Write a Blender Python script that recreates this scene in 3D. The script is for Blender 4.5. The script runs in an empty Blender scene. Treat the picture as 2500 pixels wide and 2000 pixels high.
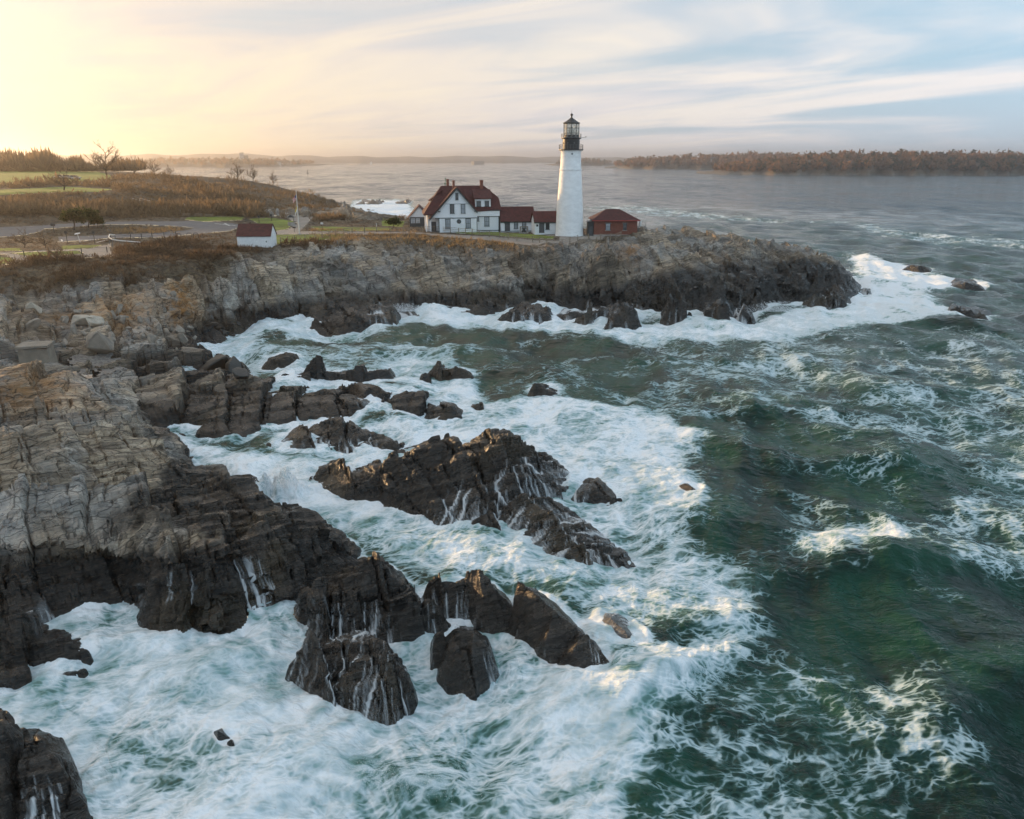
import bpy, math, random, time
import numpy as np
from mathutils import Vector, Matrix
from mathutils.geometry import delaunay_2d_cdt
T0 = time.time()
R = math.radians
scene = bpy.context.scene
col = scene.collection
random.seed(7)

# ---------------------------------------------------------------- camera
CAMZ, PITCH, FPX = 25.6, R(17.27), 1962.0          # eye height (m), downward tilt, focal length in 2500-px units
cam_data = bpy.data.cameras.new('camera')
cam_data.sensor_width = 36.0
cam_data.lens = 36.0 * FPX / 2500.0
cam_data.clip_start = 0.5
cam_data.clip_end = 40000.0
cam = bpy.data.objects.new('camera', cam_data)
cam.location = (0, 0, CAMZ)
cam.rotation_euler = (R(90) - PITCH, 0, 0)
col.objects.link(cam)
scene.camera = cam

# ---------------------------------------------------------------- sky
SUN_AZ, SUN_EL = R(-51), R(6.5)                     # azimuth from the view direction (+Y), negative = left
SUN_DIR = Vector((math.sin(SUN_AZ)*math.cos(SUN_EL), math.cos(SUN_AZ)*math.cos(SUN_EL), math.sin(SUN_EL)))
world = bpy.data.worlds.new('World')
scene.world = world
world.use_nodes = True
wt = world.node_tree
for n in list(wt.nodes): wt.nodes.remove(n)

class NT:
    """small helper to write node trees"""
    def __init__(s, nt): s.nt = nt
    def n(s, typ, ins=None, **kw):
        node = s.nt.nodes.new(typ)
        for k, v in kw.items(): setattr(node, k, v)
        if ins:
            for k, v in ins.items():
                sock = node.inputs[k]
                if isinstance(v, bpy.types.NodeSocket): s.nt.links.new(v, sock)
                else: sock.default_value = v
        return node
    def math(s, op, a, b=0.0, c=0.0, clamp=False):
        nd = s.n('ShaderNodeMath', {0: a, 1: b, 2: c}, operation=op)
        nd.use_clamp = clamp
        return nd.outputs[0]
    def vmath(s, op, a, b=(0, 0, 0), scale=None):
        nd = s.n('ShaderNodeVectorMath', {0: a, 1: b}, operation=op)
        if scale is not None:
            sk = nd.inputs['Scale']
            if isinstance(scale, bpy.types.NodeSocket): s.nt.links.new(scale, sk)
            else: sk.default_value = scale
        return nd.outputs['Value'] if op in ('DOT_PRODUCT', 'LENGTH', 'DISTANCE') else nd.outputs[0]
    def mix(s, f, a, b, blend='MIX'):
        nd = s.n('ShaderNodeMix', None, data_type='RGBA', blend_type=blend)
        for k, v in ((0, f), (6, a), (7, b)):
            if isinstance(v, bpy.types.NodeSocket): s.nt.links.new(v, nd.inputs[k])
            else: nd.inputs[k].default_value = v if k == 0 or len(v) == 4 else (*v, 1)
        return nd.outputs[2]
    def mapr(s, v, a, b, c=0.0, d=1.0, smooth=True):
        nd = s.n('ShaderNodeMapRange', {0: v, 1: a, 2: b, 3: c, 4: d})
        nd.interpolation_type = 'SMOOTHSTEP' if smooth else 'LINEAR'
        return nd.outputs[0]
    def noise(s, vec, scale, detail=4, rough=0.55, dist=0.0):
        return s.n('ShaderNodeTexNoise', {'Vector': vec, 'Scale': scale, 'Detail': detail, 'Roughness': rough, 'Distortion': dist}).outputs[0]
    def noisec(s, vec, scale, detail=2):
        return s.n('ShaderNodeTexNoise', {'Vector': vec, 'Scale': scale, 'Detail': detail}).outputs['Color']
    def mapping(s, vec, rot=(0, 0, 0), scale=(1, 1, 1), loc=(0, 0, 0)):
        return s.n('ShaderNodeMapping', {0: vec, 1: loc, 2: rot, 3: scale}).outputs[0]
    def attr(s, name, out='Fac'):
        return s.n('ShaderNodeAttribute', None, attribute_name=name).outputs[out]

w = NT(wt)
sky = wt.nodes.new('ShaderNodeTexSky')
sky.sky_type = 'NISHITA'
sky.sun_disc = False
sky.sun_elevation = SUN_EL
sky.sun_rotation = SUN_AZ
sky.air_density = 1.0; sky.dust_density = 2.0; sky.ozone_density = 2.0
d = w.n('ShaderNodeTexCoord').outputs['Generated']
sep = w.n('ShaderNodeSeparateXYZ', {0: d})
zc = w.math('MAXIMUM', sep.outputs[2], 0.0)
cosun = w.vmath('DOT_PRODUCT', d, tuple(SUN_DIR))
# high thin cloud deck: directions projected on a plane overhead
den = w.math('ADD', zc, 0.085)
px_ = w.math('DIVIDE', sep.outputs[0], den)
py_ = w.math('DIVIDE', sep.outputs[1], den)
pv = w.n('ShaderNodeCombineXYZ', {0: px_, 1: py_, 2: 0.0}).outputs[0]
pr = w.mapping(pv, rot=(0, 0, R(-138)))               # bands of cirrus run away to the north-west
pvs = w.mapping(pr, scale=(0.17, 0.30, 1), loc=(3.1, 1.7, 0))
c1 = w.noise(pvs, 1.15, 3, 0.5, 1.4)
pvs2 = w.mapping(pr, scale=(0.24, 0.50, 1), loc=(0.4, 5.2, 0))
c2 = w.noise(pvs2, 1.5, 4, 0.58, 1.2)
cl = w.math('ADD', w.math('MULTIPLY', c1, 0.68), w.math('MULTIPLY', c2, 0.32))
side = w.mapr(cosun, 0.05, 0.85)                      # 0 away from the sun, 1 towards it
thr = w.math('MULTIPLY_ADD', side, -0.19, 0.555)
cover = w.math('DIVIDE', w.math('SUBTRACT', cl, w.math('SUBTRACT', thr, 0.10)), 0.22, clamp=True)
cover = w.mapr(cover, 0.0, 1.0, 0.0, 1.0)
# clear sky between the clouds: the Nishita sky
clear = w.mix(1.0, sky.outputs[0], (0.115, 0.115, 0.115), 'MULTIPLY')
clear = w.mix(w.mapr(cosun, -0.2, 0.75, 0.9, 0.45), clear, (0.48, 0.76, 0.97))
# cloud: pale lilac in the thick, cream where lit
lit = w.mapr(w.math('ADD', w.math('MULTIPLY', c2, .55), w.math('MULTIPLY', c1, .45)), 0.33, 0.66)
cc_far = w.mix(lit, (0.74, 0.76, 0.88), (1.0, 0.93, 0.90))
cc_sun = w.mix(lit, (0.72, 0.65, 0.66), (1.02, 0.88, 0.66))
cloud = w.mix(side, cc_far, cc_sun)
skyc = w.mix(w.math('MULTIPLY', cover, 0.9), clear, cloud)
# warm belt along the horizon and the glow of the veiled sun
hz = w.math('POWER', w.math('SUBTRACT', 1.0, zc), 14.0)
belt = w.mix(w.mapr(cosun, .55, .95), (0.74, 0.71, 0.74), (1.10, 0.82, 0.38))
skyc = w.mix(w.math('MULTIPLY', hz, 0.55), skyc, belt)
glow = w.math('POWER', w.math('MAXIMUM', cosun, 0.0), 24.0)
skyc = w.mix(1.0, skyc, w.mix(w.math('MULTIPLY', glow, 0.62), (0, 0, 0), (0.92, 0.64, 0.20)), 'ADD')
bg = w.n('ShaderNodeBackground', {0: skyc, 1: 1.0})
wt.links.new(bg.outputs[0], w.n('ShaderNodeOutputWorld').inputs[0])

# ---------------------------------------------------------------- sun
sl = bpy.data.lights.new('sun', 'SUN')
sl.energy = 5.0
sl.angle = R(0.9)
sl.color = (1.0, 0.62, 0.30)
sun = bpy.data.objects.new('sun', sl)
sun.rotation_euler = SUN_DIR.to_track_quat('Z', 'Y').to_euler()
col.objects.link(sun)

# ---------------------------------------------------------------- exposure / render
vs = scene.view_settings
vs.view_transform = 'Standard'
vs.look = 'None'
vs.exposure = 0.14
vs.gamma = 1.0
vs.use_curve_mapping = False
scene.render.engine = 'CYCLES'
cy = scene.cycles
cy.use_denoising = True
cy.max_bounces = 5
cy.diffuse_bounces = 2
cy.glossy_bounces = 2
cy.transmission_bounces = 4
cy.transparent_max_bounces = 6
cy.volume_bounces = 0
cy.use_adaptive_sampling = True
cy.adaptive_threshold = 0.03
cy.adaptive_min_samples = 16
cy.caustics_reflective = False
cy.caustics_refractive = False

HAZE = 0.00016                                       # density of the evening haze

# ---------------------------------------------------------------- projection helpers (calibrated eye)
CP, SP = math.cos(PITCH), math.sin(PITCH)
def ray(u, v):
    a, b = (u - 1250.0) / FPX, (1000.0 - v) / FPX
    return (a, CP + b*SP, -SP + b*CP)
def at_z(u, v, z, dy=0.0, dx=0.0):
    dd = ray(u, v); t = (z - CAMZ) / dd[2]
    return (dd[0]*t + dx, dd[1]*t + dy, z)
def at_y(u, v, y):
    dd = ray(u, v); t = y / dd[1]
    return (dd[0]*t, y, CAMZ + dd[2]*t)
def to_px(x, y, z):
    zz = z - CAMZ
    dep = np.maximum(y*CP - zz*SP, 1e-3)
    return 1250.0 + FPX*x/dep, 1000.0 - FPX*(y*SP + zz*CP)/dep

# ---------------------------------------------------------------- mesh helpers
def tag(o, label=None, cat=None, group=None, kind=None):
    if label: o['label'] = label
    if cat: o['category'] = cat
    if group: o['group'] = group
    if kind: o['kind'] = kind
    return o
def empty(name, loc, rz=0.0, label=None, cat=None, group=None):
    o = bpy.data.objects.new(name, None)
    o.empty_display_size = 0.3
    o.location = loc; o.rotation_euler = (0, 0, rz)
    col.objects.link(o)
    return tag(o, label, cat, group)
def link_mesh(name, me, m, parent=None):
    o = bpy.data.objects.new(name, me)
    if m is not None and not me.materials: me.materials.append(m)
    col.objects.link(o)
    if parent is not None: o.parent = parent
    return o
def copy_tree(o, parent=None):
    c = o.copy(); col.objects.link(c)
    if parent is not None: c.parent = parent
    for ch in list(o.children): copy_tree(ch, c)
    return c

class MB:
    def __init__(s): s.v = []; s.f = []
    def poly(s, pts):
        i = len(s.v); s.v += [tuple(p) for p in pts]; s.f.append(tuple(range(i, i+len(pts)))); return s
    def box(s, x0, x1, y0, y1, z0, z1):
        i = len(s.v)
        s.v += [(x0,y0,z0),(x1,y0,z0),(x1,y1,z0),(x0,y1,z0),(x0,y0,z1),(x1,y0,z1),(x1,y1,z1),(x0,y1,z1)]
        s.f += [tuple(i+k for k in q) for q in ((3,2,1,0),(4,5,6,7),(0,1,5,4),(1,2,6,5),(2,3,7,6),(3,0,4,7))]
        return s
    def prism(s, pts, ax, a0, a1):
        """extrude polygon (2-D pts) along axis ax (0,1,2) from a0 to a1"""
        i = len(s.v); n = len(pts)
        for a in (a0, a1):
            for p in pts:
                q = list(p); q.insert(ax, a); s.v.append(tuple(q))
        s.f.append(tuple(range(i+n-1, i-1, -1))); s.f.append(tuple(range(i+n, i+2*n)))
        for k in range(n):
            l = (k+1) % n
            s.f.append((i+k, i+l, i+n+l, i+n+k))
        return s
    def slab(s, pts, t):
        """planar polygon given a thickness t against its normal"""
        P = [Vector(p) for p in pts]
        nrm = (P[1]-P[0]).cross(P[2]-P[0]).normalized()
        i = len(s.v); n = len(P)
        s.v += [tuple(p) for p in P] + [tuple(p - nrm*t) for p in P]
        s.f.append(tuple(range(i, i+n))); s.f.append(tuple(range(i+2*n-1, i+n-1, -1)))
        for k in range(n):
            l = (k+1) % n
            s.f.append((i+l, i+k, i+n+k, i+n+l))
        return s
    def lathe(s, prof, n=24, cx=0.0, cy=0.0, a0=0.0, a1=2*math.pi):
        full = abs(a1-a0) > 6.28
        m = n if full else n+1
        i = len(s.v)
        for (r, z) in prof:
            for k in range(m):
                a = a0 + (a1-a0)*k/n
                s.v.append((cx + r*math.cos(a), cy + r*math.sin(a), z))
        for j in range(len(prof)-1):
            for k in range(n):
                l = (k+1) % m if full else k+1
                s.f.append((i+j*m+k, i+j*m+l, i+(j+1)*m+l, i+(j+1)*m+k))
        return s
    def tube(s, p, q, r0, r1=None, n=6, cap=True):
        r1 = r0 if r1 is None else r1
        p, q = Vector(p), Vector(q)
        ax = (q-p)
        if ax.length < 1e-6: return s
        ax.normalize()
        u = ax.orthogonal().normalized(); w_ = ax.cross(u)
        i = len(s.v)
        for c, r in ((p, r0), (q, r1)):
            for k in range(n):
                a = 2*math.pi*k/n
                s.v.append(tuple(c + u*(r*math.cos(a)) + w_*(r*math.sin(a))))
        for k in range(n):
            l = (k+1) % n
            s.f.append((i+k, i+l, i+n+l, i+n+k))
        if cap:
            s.f.append(tuple(range(i+n-1, i-1, -1))); s.f.append(tuple(range(i+n, i+2*n)))
        return s
    def build(s, name, m, parent=None, smooth=False):
        me = bpy.data.meshes.new(name)
        me.from_pydata(s.v, [], s.f)
        if smooth: me.polygons.foreach_set('use_smooth', [True]*len(me.polygons))
        me.update()
        return link_mesh(name, me, m, parent)

def np_mesh(name, V, F, smooth=False):
    """V (n,3), F (m,3|4) arrays"""
    me = bpy.data.meshes.new(name)
    V = np.ascontiguousarray(V, dtype=np.float32); F = np.ascontiguousarray(F, dtype=np.int32)
    k = F.shape[1]
    me.vertices.add(len(V)); me.vertices.foreach_set('co', V.ravel())
    me.loops.add(F.size); me.loops.foreach_set('vertex_index', F.ravel())
    me.polygons.add(len(F))
    me.polygons.foreach_set('loop_start', np.arange(0, F.size, k, dtype=np.int32))
    me.polygons.foreach_set('use_smooth', np.full(len(F), smooth, dtype=bool))
    me.update(calc_edges=True)
    return me
def add_attr(me, name, arr):
    a = me.attributes.new(name, 'FLOAT', 'POINT')
    a.data.foreach_set('value', np.ascontiguousarray(arr, dtype=np.float32))

# ---------------------------------------------------------------- materials
MATS = {}
def new_mat(name):
    m = bpy.data.materials.new(name); m.use_nodes = True
    nt = m.node_tree
    for n in list(nt.nodes): nt.nodes.remove(n)
    k = NT(nt)
    b = k.n('ShaderNodeBsdfPrincipled')
    o = k.n('ShaderNodeOutputMaterial')
    nt.links.new(b.outputs[0], o.inputs[0])
    MATS[name] = m
    return m, k, b, o
def setin(k, b, **kw):
    for key, v in kw.items():
        sock = b.inputs[key.replace('_', ' ')]
        if isinstance(v, bpy.types.NodeSocket): k.nt.links.new(v, sock)
        else: sock.default_value = v
def simple(name, c, rough=0.6, var=0.15, scale=2.0, bump=0.0, bscale=8.0, metal=0.0, stretch=(1, 1, 1)):
    m, k, b, o = new_mat(name)
    p = k.mapping(k.n('ShaderNodeTexCoord').outputs['Object'], scale=stretch)
    nz = k.noise(p, scale, 5, 0.6)
    f = k.mapr(nz, 0.3, 0.7, 1.0-var, 1.0+var*0.6)
    c4 = (*c, 1)
    colr = k.mix(1.0, c4, k.n('ShaderNodeCombineXYZ', {0: f, 1: f, 2: f}).outputs[0], 'MULTIPLY')
    setin(k, b, Base_Color=colr, Roughness=rough, Metallic=metal)
    if bump > 0:
        bn = k.n('ShaderNodeBump', {'Strength': bump, 'Distance': 0.05, 'Height': k.noise(p, bscale, 5, 0.6)})
        setin(k, b, Normal=bn.outputs[0])
    return m

# ================================================================ numeric noise
rng = np.random.default_rng(11)
_perm = rng.permutation(512).astype(np.int32)
_perm = np.concatenate([_perm, _perm])
_ga = rng.random(512)*2*np.pi
_gx, _gy = np.cos(_ga).astype(np.float32), np.sin(_ga).astype(np.float32)
_rv = rng.random(1024).astype(np.float32)
def pnoise(x, y, seed=0):
    x = np.asarray(x, dtype=np.float32) + np.float32(seed*17.31); y = np.asarray(y, dtype=np.float32) + np.float32(seed*5.77)
    xi = np.floor(x); yi = np.floor(y)
    fx = x - xi; fy = y - yi
    xi = xi.astype(np.int32) & 511; yi = yi.astype(np.int32) & 511
    ux = fx*fx*fx*(fx*(fx*6-15)+10); uy = fy*fy*fy*(fy*(fy*6-15)+10)
    def g(ix, iy, dx, dy):
        h = _perm[_perm[ix & 511] + (iy & 511)]
        return _gx[h]*dx + _gy[h]*dy
    a = g(xi, yi, fx, fy); b = g(xi+1, yi, fx-1, fy)
    c = g(xi, yi+1, fx, fy-1); e = g(xi+1, yi+1, fx-1, fy-1)
    return ((a+(b-a)*ux)*(1-uy) + (c+(e-c)*ux)*uy)*1.5
def fbm(x, y, octv=4, seed=0, gain=0.5):
    s = 0; a = 1.0; t = 0
    for k in range(octv):
        s = s + a*pnoise(x*2.03**k, y*2.03**k, seed+k*3); t += a; a *= gain
    return s/t
def hash2(ix, iy, seed=0):
    h = _perm[(ix.astype(np.int32)*7 + seed*31) & 511]
    return _rv[_perm[h + ((iy.astype(np.int32)*13 + seed*57) & 511)] + (seed & 255)]
def sstep(a, b, x):
    t = np.clip((x-a)/(b-a), 0, 1); return t*t*(3-2*t)

# ================================================================ polar survey grid (one sheet of points for ground and sea)
NT_ = 1040
TH = np.linspace(R(-46), R(46), NT_).astype(np.float32)
rr = [17.0]
while rr[-1] < 14000:
    r0 = rr[-1]
    k = 0.0030 if r0 < 230 else min(0.05, 0.0030 + 0.011*math.log(r0/230))
    rr.append(r0*(1+k))
RR = np.array(rr, dtype=np.float32); NR_ = len(RR)
DR = np.gradient(RR)
X = RR[:, None]*np.sin(TH)[None, :]; Y = RR[:, None]*np.cos(TH)[None, :]
CELL = np.broadcast_to(DR[:, None], X.shape)
print('grid', NR_, NT_)

def tin(points, arrs, combine=None):
    """Delaunay sheet through points (x,y,vals...) written into arrs where the hull covers the grid"""
    vin = [Vector((p[0], p[1])) for p in points]
    vo, eo, fo, ov, oe, of = delaunay_2d_cdt(vin, [], [], 0, 1e-4)
    vals = np.array([[points[o[0]][2+k] for k in range(len(arrs))] for o in ov], dtype=np.float64)
    P = np.array([(q.x, q.y) for q in vo])
    for f in fo:
        a, b, c = f
        pa, pb, pc = P[a], P[b], P[c]
        smp = np.concatenate([pa+(pb-pa)*t for t in np.linspace(0, 1, 9)[:, None]] + [pb+(pc-pb)*t for t in np.linspace(0, 1, 9)[:, None]] + [pc+(pa-pc)*t for t in np.linspace(0, 1, 9)[:, None]]).reshape(-1, 2)
        th = np.arctan2(smp[:, 0], smp[:, 1]); rd = np.hypot(smp[:, 0], smp[:, 1])
        j0 = max(np.searchsorted(TH, th.min())-1, 0); j1 = min(np.searchsorted(TH, th.max())+1, NT_)
        i0 = max(np.searchsorted(RR, rd.min()*0.995)-1, 0); i1 = min(np.searchsorted(RR, rd.max()*1.005)+1, NR_)
        if i1 <= i0 or j1 <= j0: continue
        xs = X[i0:i1, j0:j1]; ys = Y[i0:i1, j0:j1]
        den = (pb[1]-pc[1])*(pa[0]-pc[0]) + (pc[0]-pb[0])*(pa[1]-pc[1])
        if abs(den) < 1e-9: continue
        l0 = ((pb[1]-pc[1])*(xs-pc[0]) + (pc[0]-pb[0])*(ys-pc[1]))/den
        l1 = ((pc[1]-pa[1])*(xs-pc[0]) + (pa[0]-pc[0])*(ys-pc[1]))/den
        l2 = 1-l0-l1
        ins = (l0 >= -1e-6) & (l1 >= -1e-6) & (l2 >= -1e-6)
        if not ins.any(): continue
        for q, arr in enumerate(arrs):
            val = l0*vals[a, q] + l1*vals[b, q] + l2*vals[c, q]
            sub = arr[i0:i1, j0:j1]
            sub[ins] = val[ins]
def blur(a, ri, rj, it=2):
    for _ in range(it):
        for ax, rad in ((0, ri), (1, rj)):
            if rad < 1: continue
            p = np.pad(a, [(rad+1, rad) if q == ax else (0, 0) for q in (0, 1)], mode='edge')
            cs = np.cumsum(p, axis=ax, dtype=np.float64)
            n = 2*rad+1
            a = ((cs[n:] - cs[:-n])/n if ax == 0 else (cs[:, n:] - cs[:, :-n])/n).astype(np.float32)
    return a

# ---------------------------------------------------------------- the coast: surveyed points (u, v, z, soil) -> world
coast = [(-700,1600),(-450,1575),(0,1545),(54,1529),(117,1506),(209,1477),(307,1462),(317,1472),(345,1520),(397,1546),(501,1556),(547,1550),(601,1517),
 (640,1500),(718,1483),(770,1450),(820,1415),(880,1375),(868,1345,1.2),(824,1306,1.6),(779,1283,1.6),(700,1262,1.6),(674,1240,1.2),(640,1224,.8),(622,1200),
 (628,1180,.5),(600,1163,1),(565,1152,1.2),(521,1156),(459,1107),(425,1074),(400,1052),(392,1046),(430,1052),(475,1056),(534,1058),(592,1057),(650,1037),
 (720,1024),(800,1018),(870,1014),(925,1002),(905,968),(850,950),(790,942),(740,936),(700,930),(640,930),(604,925),(600,900,.8),(560,884,1.4),(540,866,1),(505,862,1),(478,868),(500,850),
 (520,832),(545,808),(580,794),(600,786),(660,782),(720,775),(800,768),(960,762),(1050,765),(1150,762),(1260,752),(1340,740),(1420,743),(1500,750),
 (1560,758),(1650,765),(1720,765),(1790,755),(1870,748),(1950,722),(2010,730),(2060,737),(2097,712),(2092,690),(2075,655,5)]
back = [(70,205),(58,212),(44,214),(34,212),(22,214),(8,222),(-10,232),(-24,246),(-38,285),(-52,340),(-66,395),(-90,440),(-130,520),(-200,640),(-320,820),(-560,1000),(-900,1100)]
pts = []
cw = []
for c in coast:
    p = at_z(c[0], c[1], 0.0, c[2] if len(c) > 2 else 0.0)
    cw.append((p[0], p[1]))
cw += back
for i, (x, y) in enumerate(cw):
    a = cw[max(i-1, 0)]; b = cw[min(i+1, len(cw)-1)]
    tx, ty = b[0]-a[0], b[1]-a[1]; L = math.hypot(tx, ty) or 1
    nx, ny = ty/L, -tx/L                       # seaward
    dd = 0.022*math.hypot(x, y)
    pts.append((x, y, -0.15, 0.0))
    pts.append((x+nx*dd, y+ny*dd, -2.6, 0.0))
def edge_samples(ring, closed=True):
    q = []
    n = len(ring)
    for i in range(n if closed else n-1):
        a, c = ring[i], ring[(i+1) % n]
        for t in np.linspace(0, 1, 14, endpoint=False): q.append((a[0]+(c[0]-a[0])*t, a[1]+(c[1]-a[1])*t))
    q = np.array(q); return np.arctan2(q[:, 0], q[:, 1]), np.hypot(q[:, 0], q[:, 1])
def settle(u, v, z, smp, slope=0.45):
    """lower z until the point lies behind the waterline in front of it"""
    for _ in range(40):
        p = at_z(u, v, z); th = math.atan2(p[0], p[1]); r_ = math.hypot(p[0], p[1])
        near = np.abs(smp[0]-th) < R(0.5)
        if not near.any(): return z
        rf = smp[1][near].min()
        if r_ >= rf + slope*z or z < .15: return z
        z *= 0.94
    return z
land = [
 # near ledge, left foreground
 (-700,1420,3,0),(-450,1400,3,0),(0,1430,2.0,0),(90,1425,2.2,0),(110,1440,1.9,0),(200,1420,2.1,0),(290,1400,2.4,0),(0,1345,3.1,0),(150,1340,3.1,0),(300,1330,3.3,0),(430,1340,3.4,0),
 (312,1440,2.3,0),(340,1412,2.9,0),(400,1460,2.5,0),(480,1482,2.2,0),(545,1490,1.7,0),(420,1410,3.0,0),(500,1400,2.8,0),
 (403,1392,3.3,0),(480,1350,3.6,0),(558,1330,3.7,0),(640,1345,3.5,0),(715,1400,2.6,0),(700,1465,.6,0),(600,1480,.9,0),(560,1440,2.2,0),(640,1420,2.3,0),
 (700,1290,3.8,0),(790,1298,3.6,0),(830,1335,2.9,0),(866,1360,1.9,0),(800,1392,2.0,0),(720,1362,3.0,0),(760,1330,3.5,0),(665,1340,2.9,0),
 (-450,1200,6.0,0),(0,1185,5.6,0),(60,1200,5.6,0),(113,1214,5.2,0),(181,1229,4.9,0),(271,1270,4.0,0),(0,1290,4.2,0),(75,1322,3.7,0),(166,1303,3.9,0),(300,1272,4.0,0),(380,1268,4.0,0),(450,1282,3.7,0),(520,1318,3.5,0),
 (200,1246,2.4,0),(300,1238,2.1,0),(400,1215,2.0,0),(500,1205,2.4,0),(480,1250,2.6,0),(560,1268,2.7,0),(620,1262,2.5,0),(650,1240,1.7,0),(590,1215,2.4,0),(565,1168,3.0,0),(612,1176,2.6,0),(620,1195,1.6,0),(510,1180,1.6,0),
 (-450,960,8.5,0),(-200,960,8.2,0),(0,968,7.6,0),(80,930,7.4,0),(150,908,7.0,0),(175,970,6.6,0),(100,1010,7.0,0),(240,985,5.6,0),(313,1021,5.3,0),(362,1042,4.4,0),(411,1063,3.4,0),(456,1110,2.0,0),(490,1158,.9,0),
 (240,1080,5.6,0),(0,1100,6.6,0),(-450,1100,7,0),(120,1100,6.3,0),(330,1120,4.2,0),(420,1140,2.9,0),(300,1180,4.3,0),(150,1190,4.8,0),(60,1165,5.0,0),(380,1175,3.2,0),
 # behind the big ledge: cove, beach, mid shelf
 (200,925,3.0,0),(300,935,2.6,0),(260,900,2.6,0),(200,880,2.6,0),(150,862,2.7,0),(320,915,2.8,0),(330,890,2.2,0),(400,900,2.4,0),(440,880,1.6,0),
 (330,965,2.4,0),(400,945,2.5,0),(480,925,2.4,0),(560,930,2.0,0),(620,945,1.7,0),(700,965,1.2,0),(770,985,.8,0),(330,1005,1.2,0),(420,1010,.9,0),(520,1010,.9,0),(620,1000,.9,0),(700,1000,.6,0),(365,1030,.6,0),(850,985,.9,0),(890,990,.6,0),(800,960,1.0,0),(840,1002,.5,0),
 (520,885,1.9,0),(575,905,2.0,0),(480,905,1.9,0),
 # left cliff below the path
 (-450,900,4,0),(0,905,4.2,0),(60,870,4.0,0),(0,840,5.2,0),(120,830,3.4,0),(200,828,3.2,0),(300,840,3.0,0),(400,845,2.0,0),(450,830,1.6,0),
 (-450,780,7.5,0),(0,760,7.2,0),(60,770,5.2,0),(150,770,5.0,0),(250,780,4.7,0),(330,800,3.8,0),(430,800,2.8,0),(520,790,1.8,0),
 (-450,690,10,.6),(0,690,9.3,.4),(100,705,8.4,.3),(200,700,8.4,.2),(300,690,8.6,.2),(390,690,8.5,.1),(400,735,6.2,0),(300,740,6.2,0),(200,740,6.3,0),(100,740,6.4,0),(480,690,8.2,0),(500,730,5.6,0),(560,760,2.8,0),
 (-450,640,10.6,1),(0,655,10.3,1),(100,650,10.3,1),(250,655,10.0,.9),(350,650,9.9,.8),(450,640,9.9,.8),(540,630,9.8,.5),(560,680,7.6,0),(600,720,4.6,0),(640,750,2.2,0),
 # headland cliff
 (600,622,9.7,.5),(700,612,9.5,.3),(640,660,7.8,0),(760,650,7.4,0),(700,700,4.6,0),(780,740,1.7,0),(800,592,9.6,.5),(830,620,8.3,0),(900,590,9.4,.5),(900,640,7.0,0),(860,690,4.2,0),(950,720,2.2,0),
 (1000,590,9.3,.5),(1000,640,6.9,0),(1000,690,3.9,0),(1050,730,1.5,0),(1100,600,8.9,.5),(1120,650,6.3,0),(1150,700,3.2,0),(1180,735,1.2,0),(1220,614,8.4,.4),(1250,650,6.2,0),(1270,700,3.2,0),
 (1340,626,8.0,.2),(1400,612,8.7,.1),(1360,660,5.8,0),(1350,705,2.7,0),(1450,640,7.4,0),(1440,690,3.9,0),(1470,725,1.6,0),(1480,600,9.3,0),(1560,579,10.2,0),(1600,578,9.9,0),(1560,640,7.2,0),(1540,690,3.9,0),(1560,735,1.3,0),
 (1640,603,8.6,0),(1640,650,6.6,0),(1640,700,3.7,0),(1660,745,1.0,0),(1700,594,8.8,0),(1740,592,8.7,0),(1760,640,6.7,0),(1760,700,3.6,0),(1760,740,1.3,0),(1840,594,8.4,0),(1850,650,6.2,0),(1860,705,3.2,0),(1900,602,7.8,0),(1950,630,6.6,0),(1960,680,3.6,0),(1990,618,6.6,0),(2040,645,4.6,0),(2050,690,2.3,0),(2075,690,1.6,0),
 # plateau, park and road
 (600,604,10.0,1),(720,575,10.2,1),(850,566,10.2,1),(1000,566,10.1,1),(1100,571,10,1),(1200,574,9.9,1),(1300,579,9.8,1),(1390,582,9.8,1),(1480,580,9.8,1),
 (-450,625,10.8,1),(0,625,10.8,1),(150,620,10.8,1),(300,620,10.6,1),(450,612,10.3,1),
 (-450,570,11.8,1),(0,572,11.6,1),(150,570,11.6,1),(300,570,11.4,1),(450,568,11,1),(560,565,10.7,1),
 (-450,553,12.2,1),(0,553,12.2,1),(150,546,12.2,1),(280,540,12,1),(420,538,11.8,1),(560,540,11.2,1),(680,545,10.8,1),
 (-450,470,17.6,1),(0,471,17.6,1),(150,466,17.5,1),(280,465,17.2,1),(345,478,16,1),(380,500,14,1),(470,500,13.2,1),(600,500,11.8,1),(640,510,10.9,1),(760,520,10.4,1),(720,500,10.6,1),
 (-450,418,19.5,1),(0,418,19.5,1),(150,419,19.4,1),(280,421,19.2,1),(420,428,18.6,1),(520,432,17.6,1),(600,440,16,1),(680,455,13,1),(760,475,9.5,.9),(810,488,6.5,.5),(845,497,3.4,.1),
 (780,540,10.6,1),(880,545,10.6,.7),(960,550,10.3,.8),(790,520,11.2,.2),(880,524,11.8,.2),(950,530,11.0,.4),(830,510,10.6,.2),
]
csmp = edge_samples(cw[:len(coast)], False)
for (u, v, z, s) in land:
    if v > 1000:
        # foot of the ledge just below this point in view
        p0 = at_z(u, v, 0.0); th0 = math.atan2(p0[0], p0[1])
        m_ = (np.abs(csmp[0]-th0) < R(0.6)) & (csmp[1] < math.hypot(p0[0], p0[1])+.01)
        if m_.any():
            rf = csmp[1][m_].max(); z1 = z
            for _ in range(40):
                p = at_z(u, v, z1)
                if math.hypot(p[0], p[1]) >= rf + .75*z1 or z1 < .3: break
                z1 *= .95
            z = z1
    p = at_z(u, v, z); pts.append((p[0], p[1], z, s))
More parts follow.
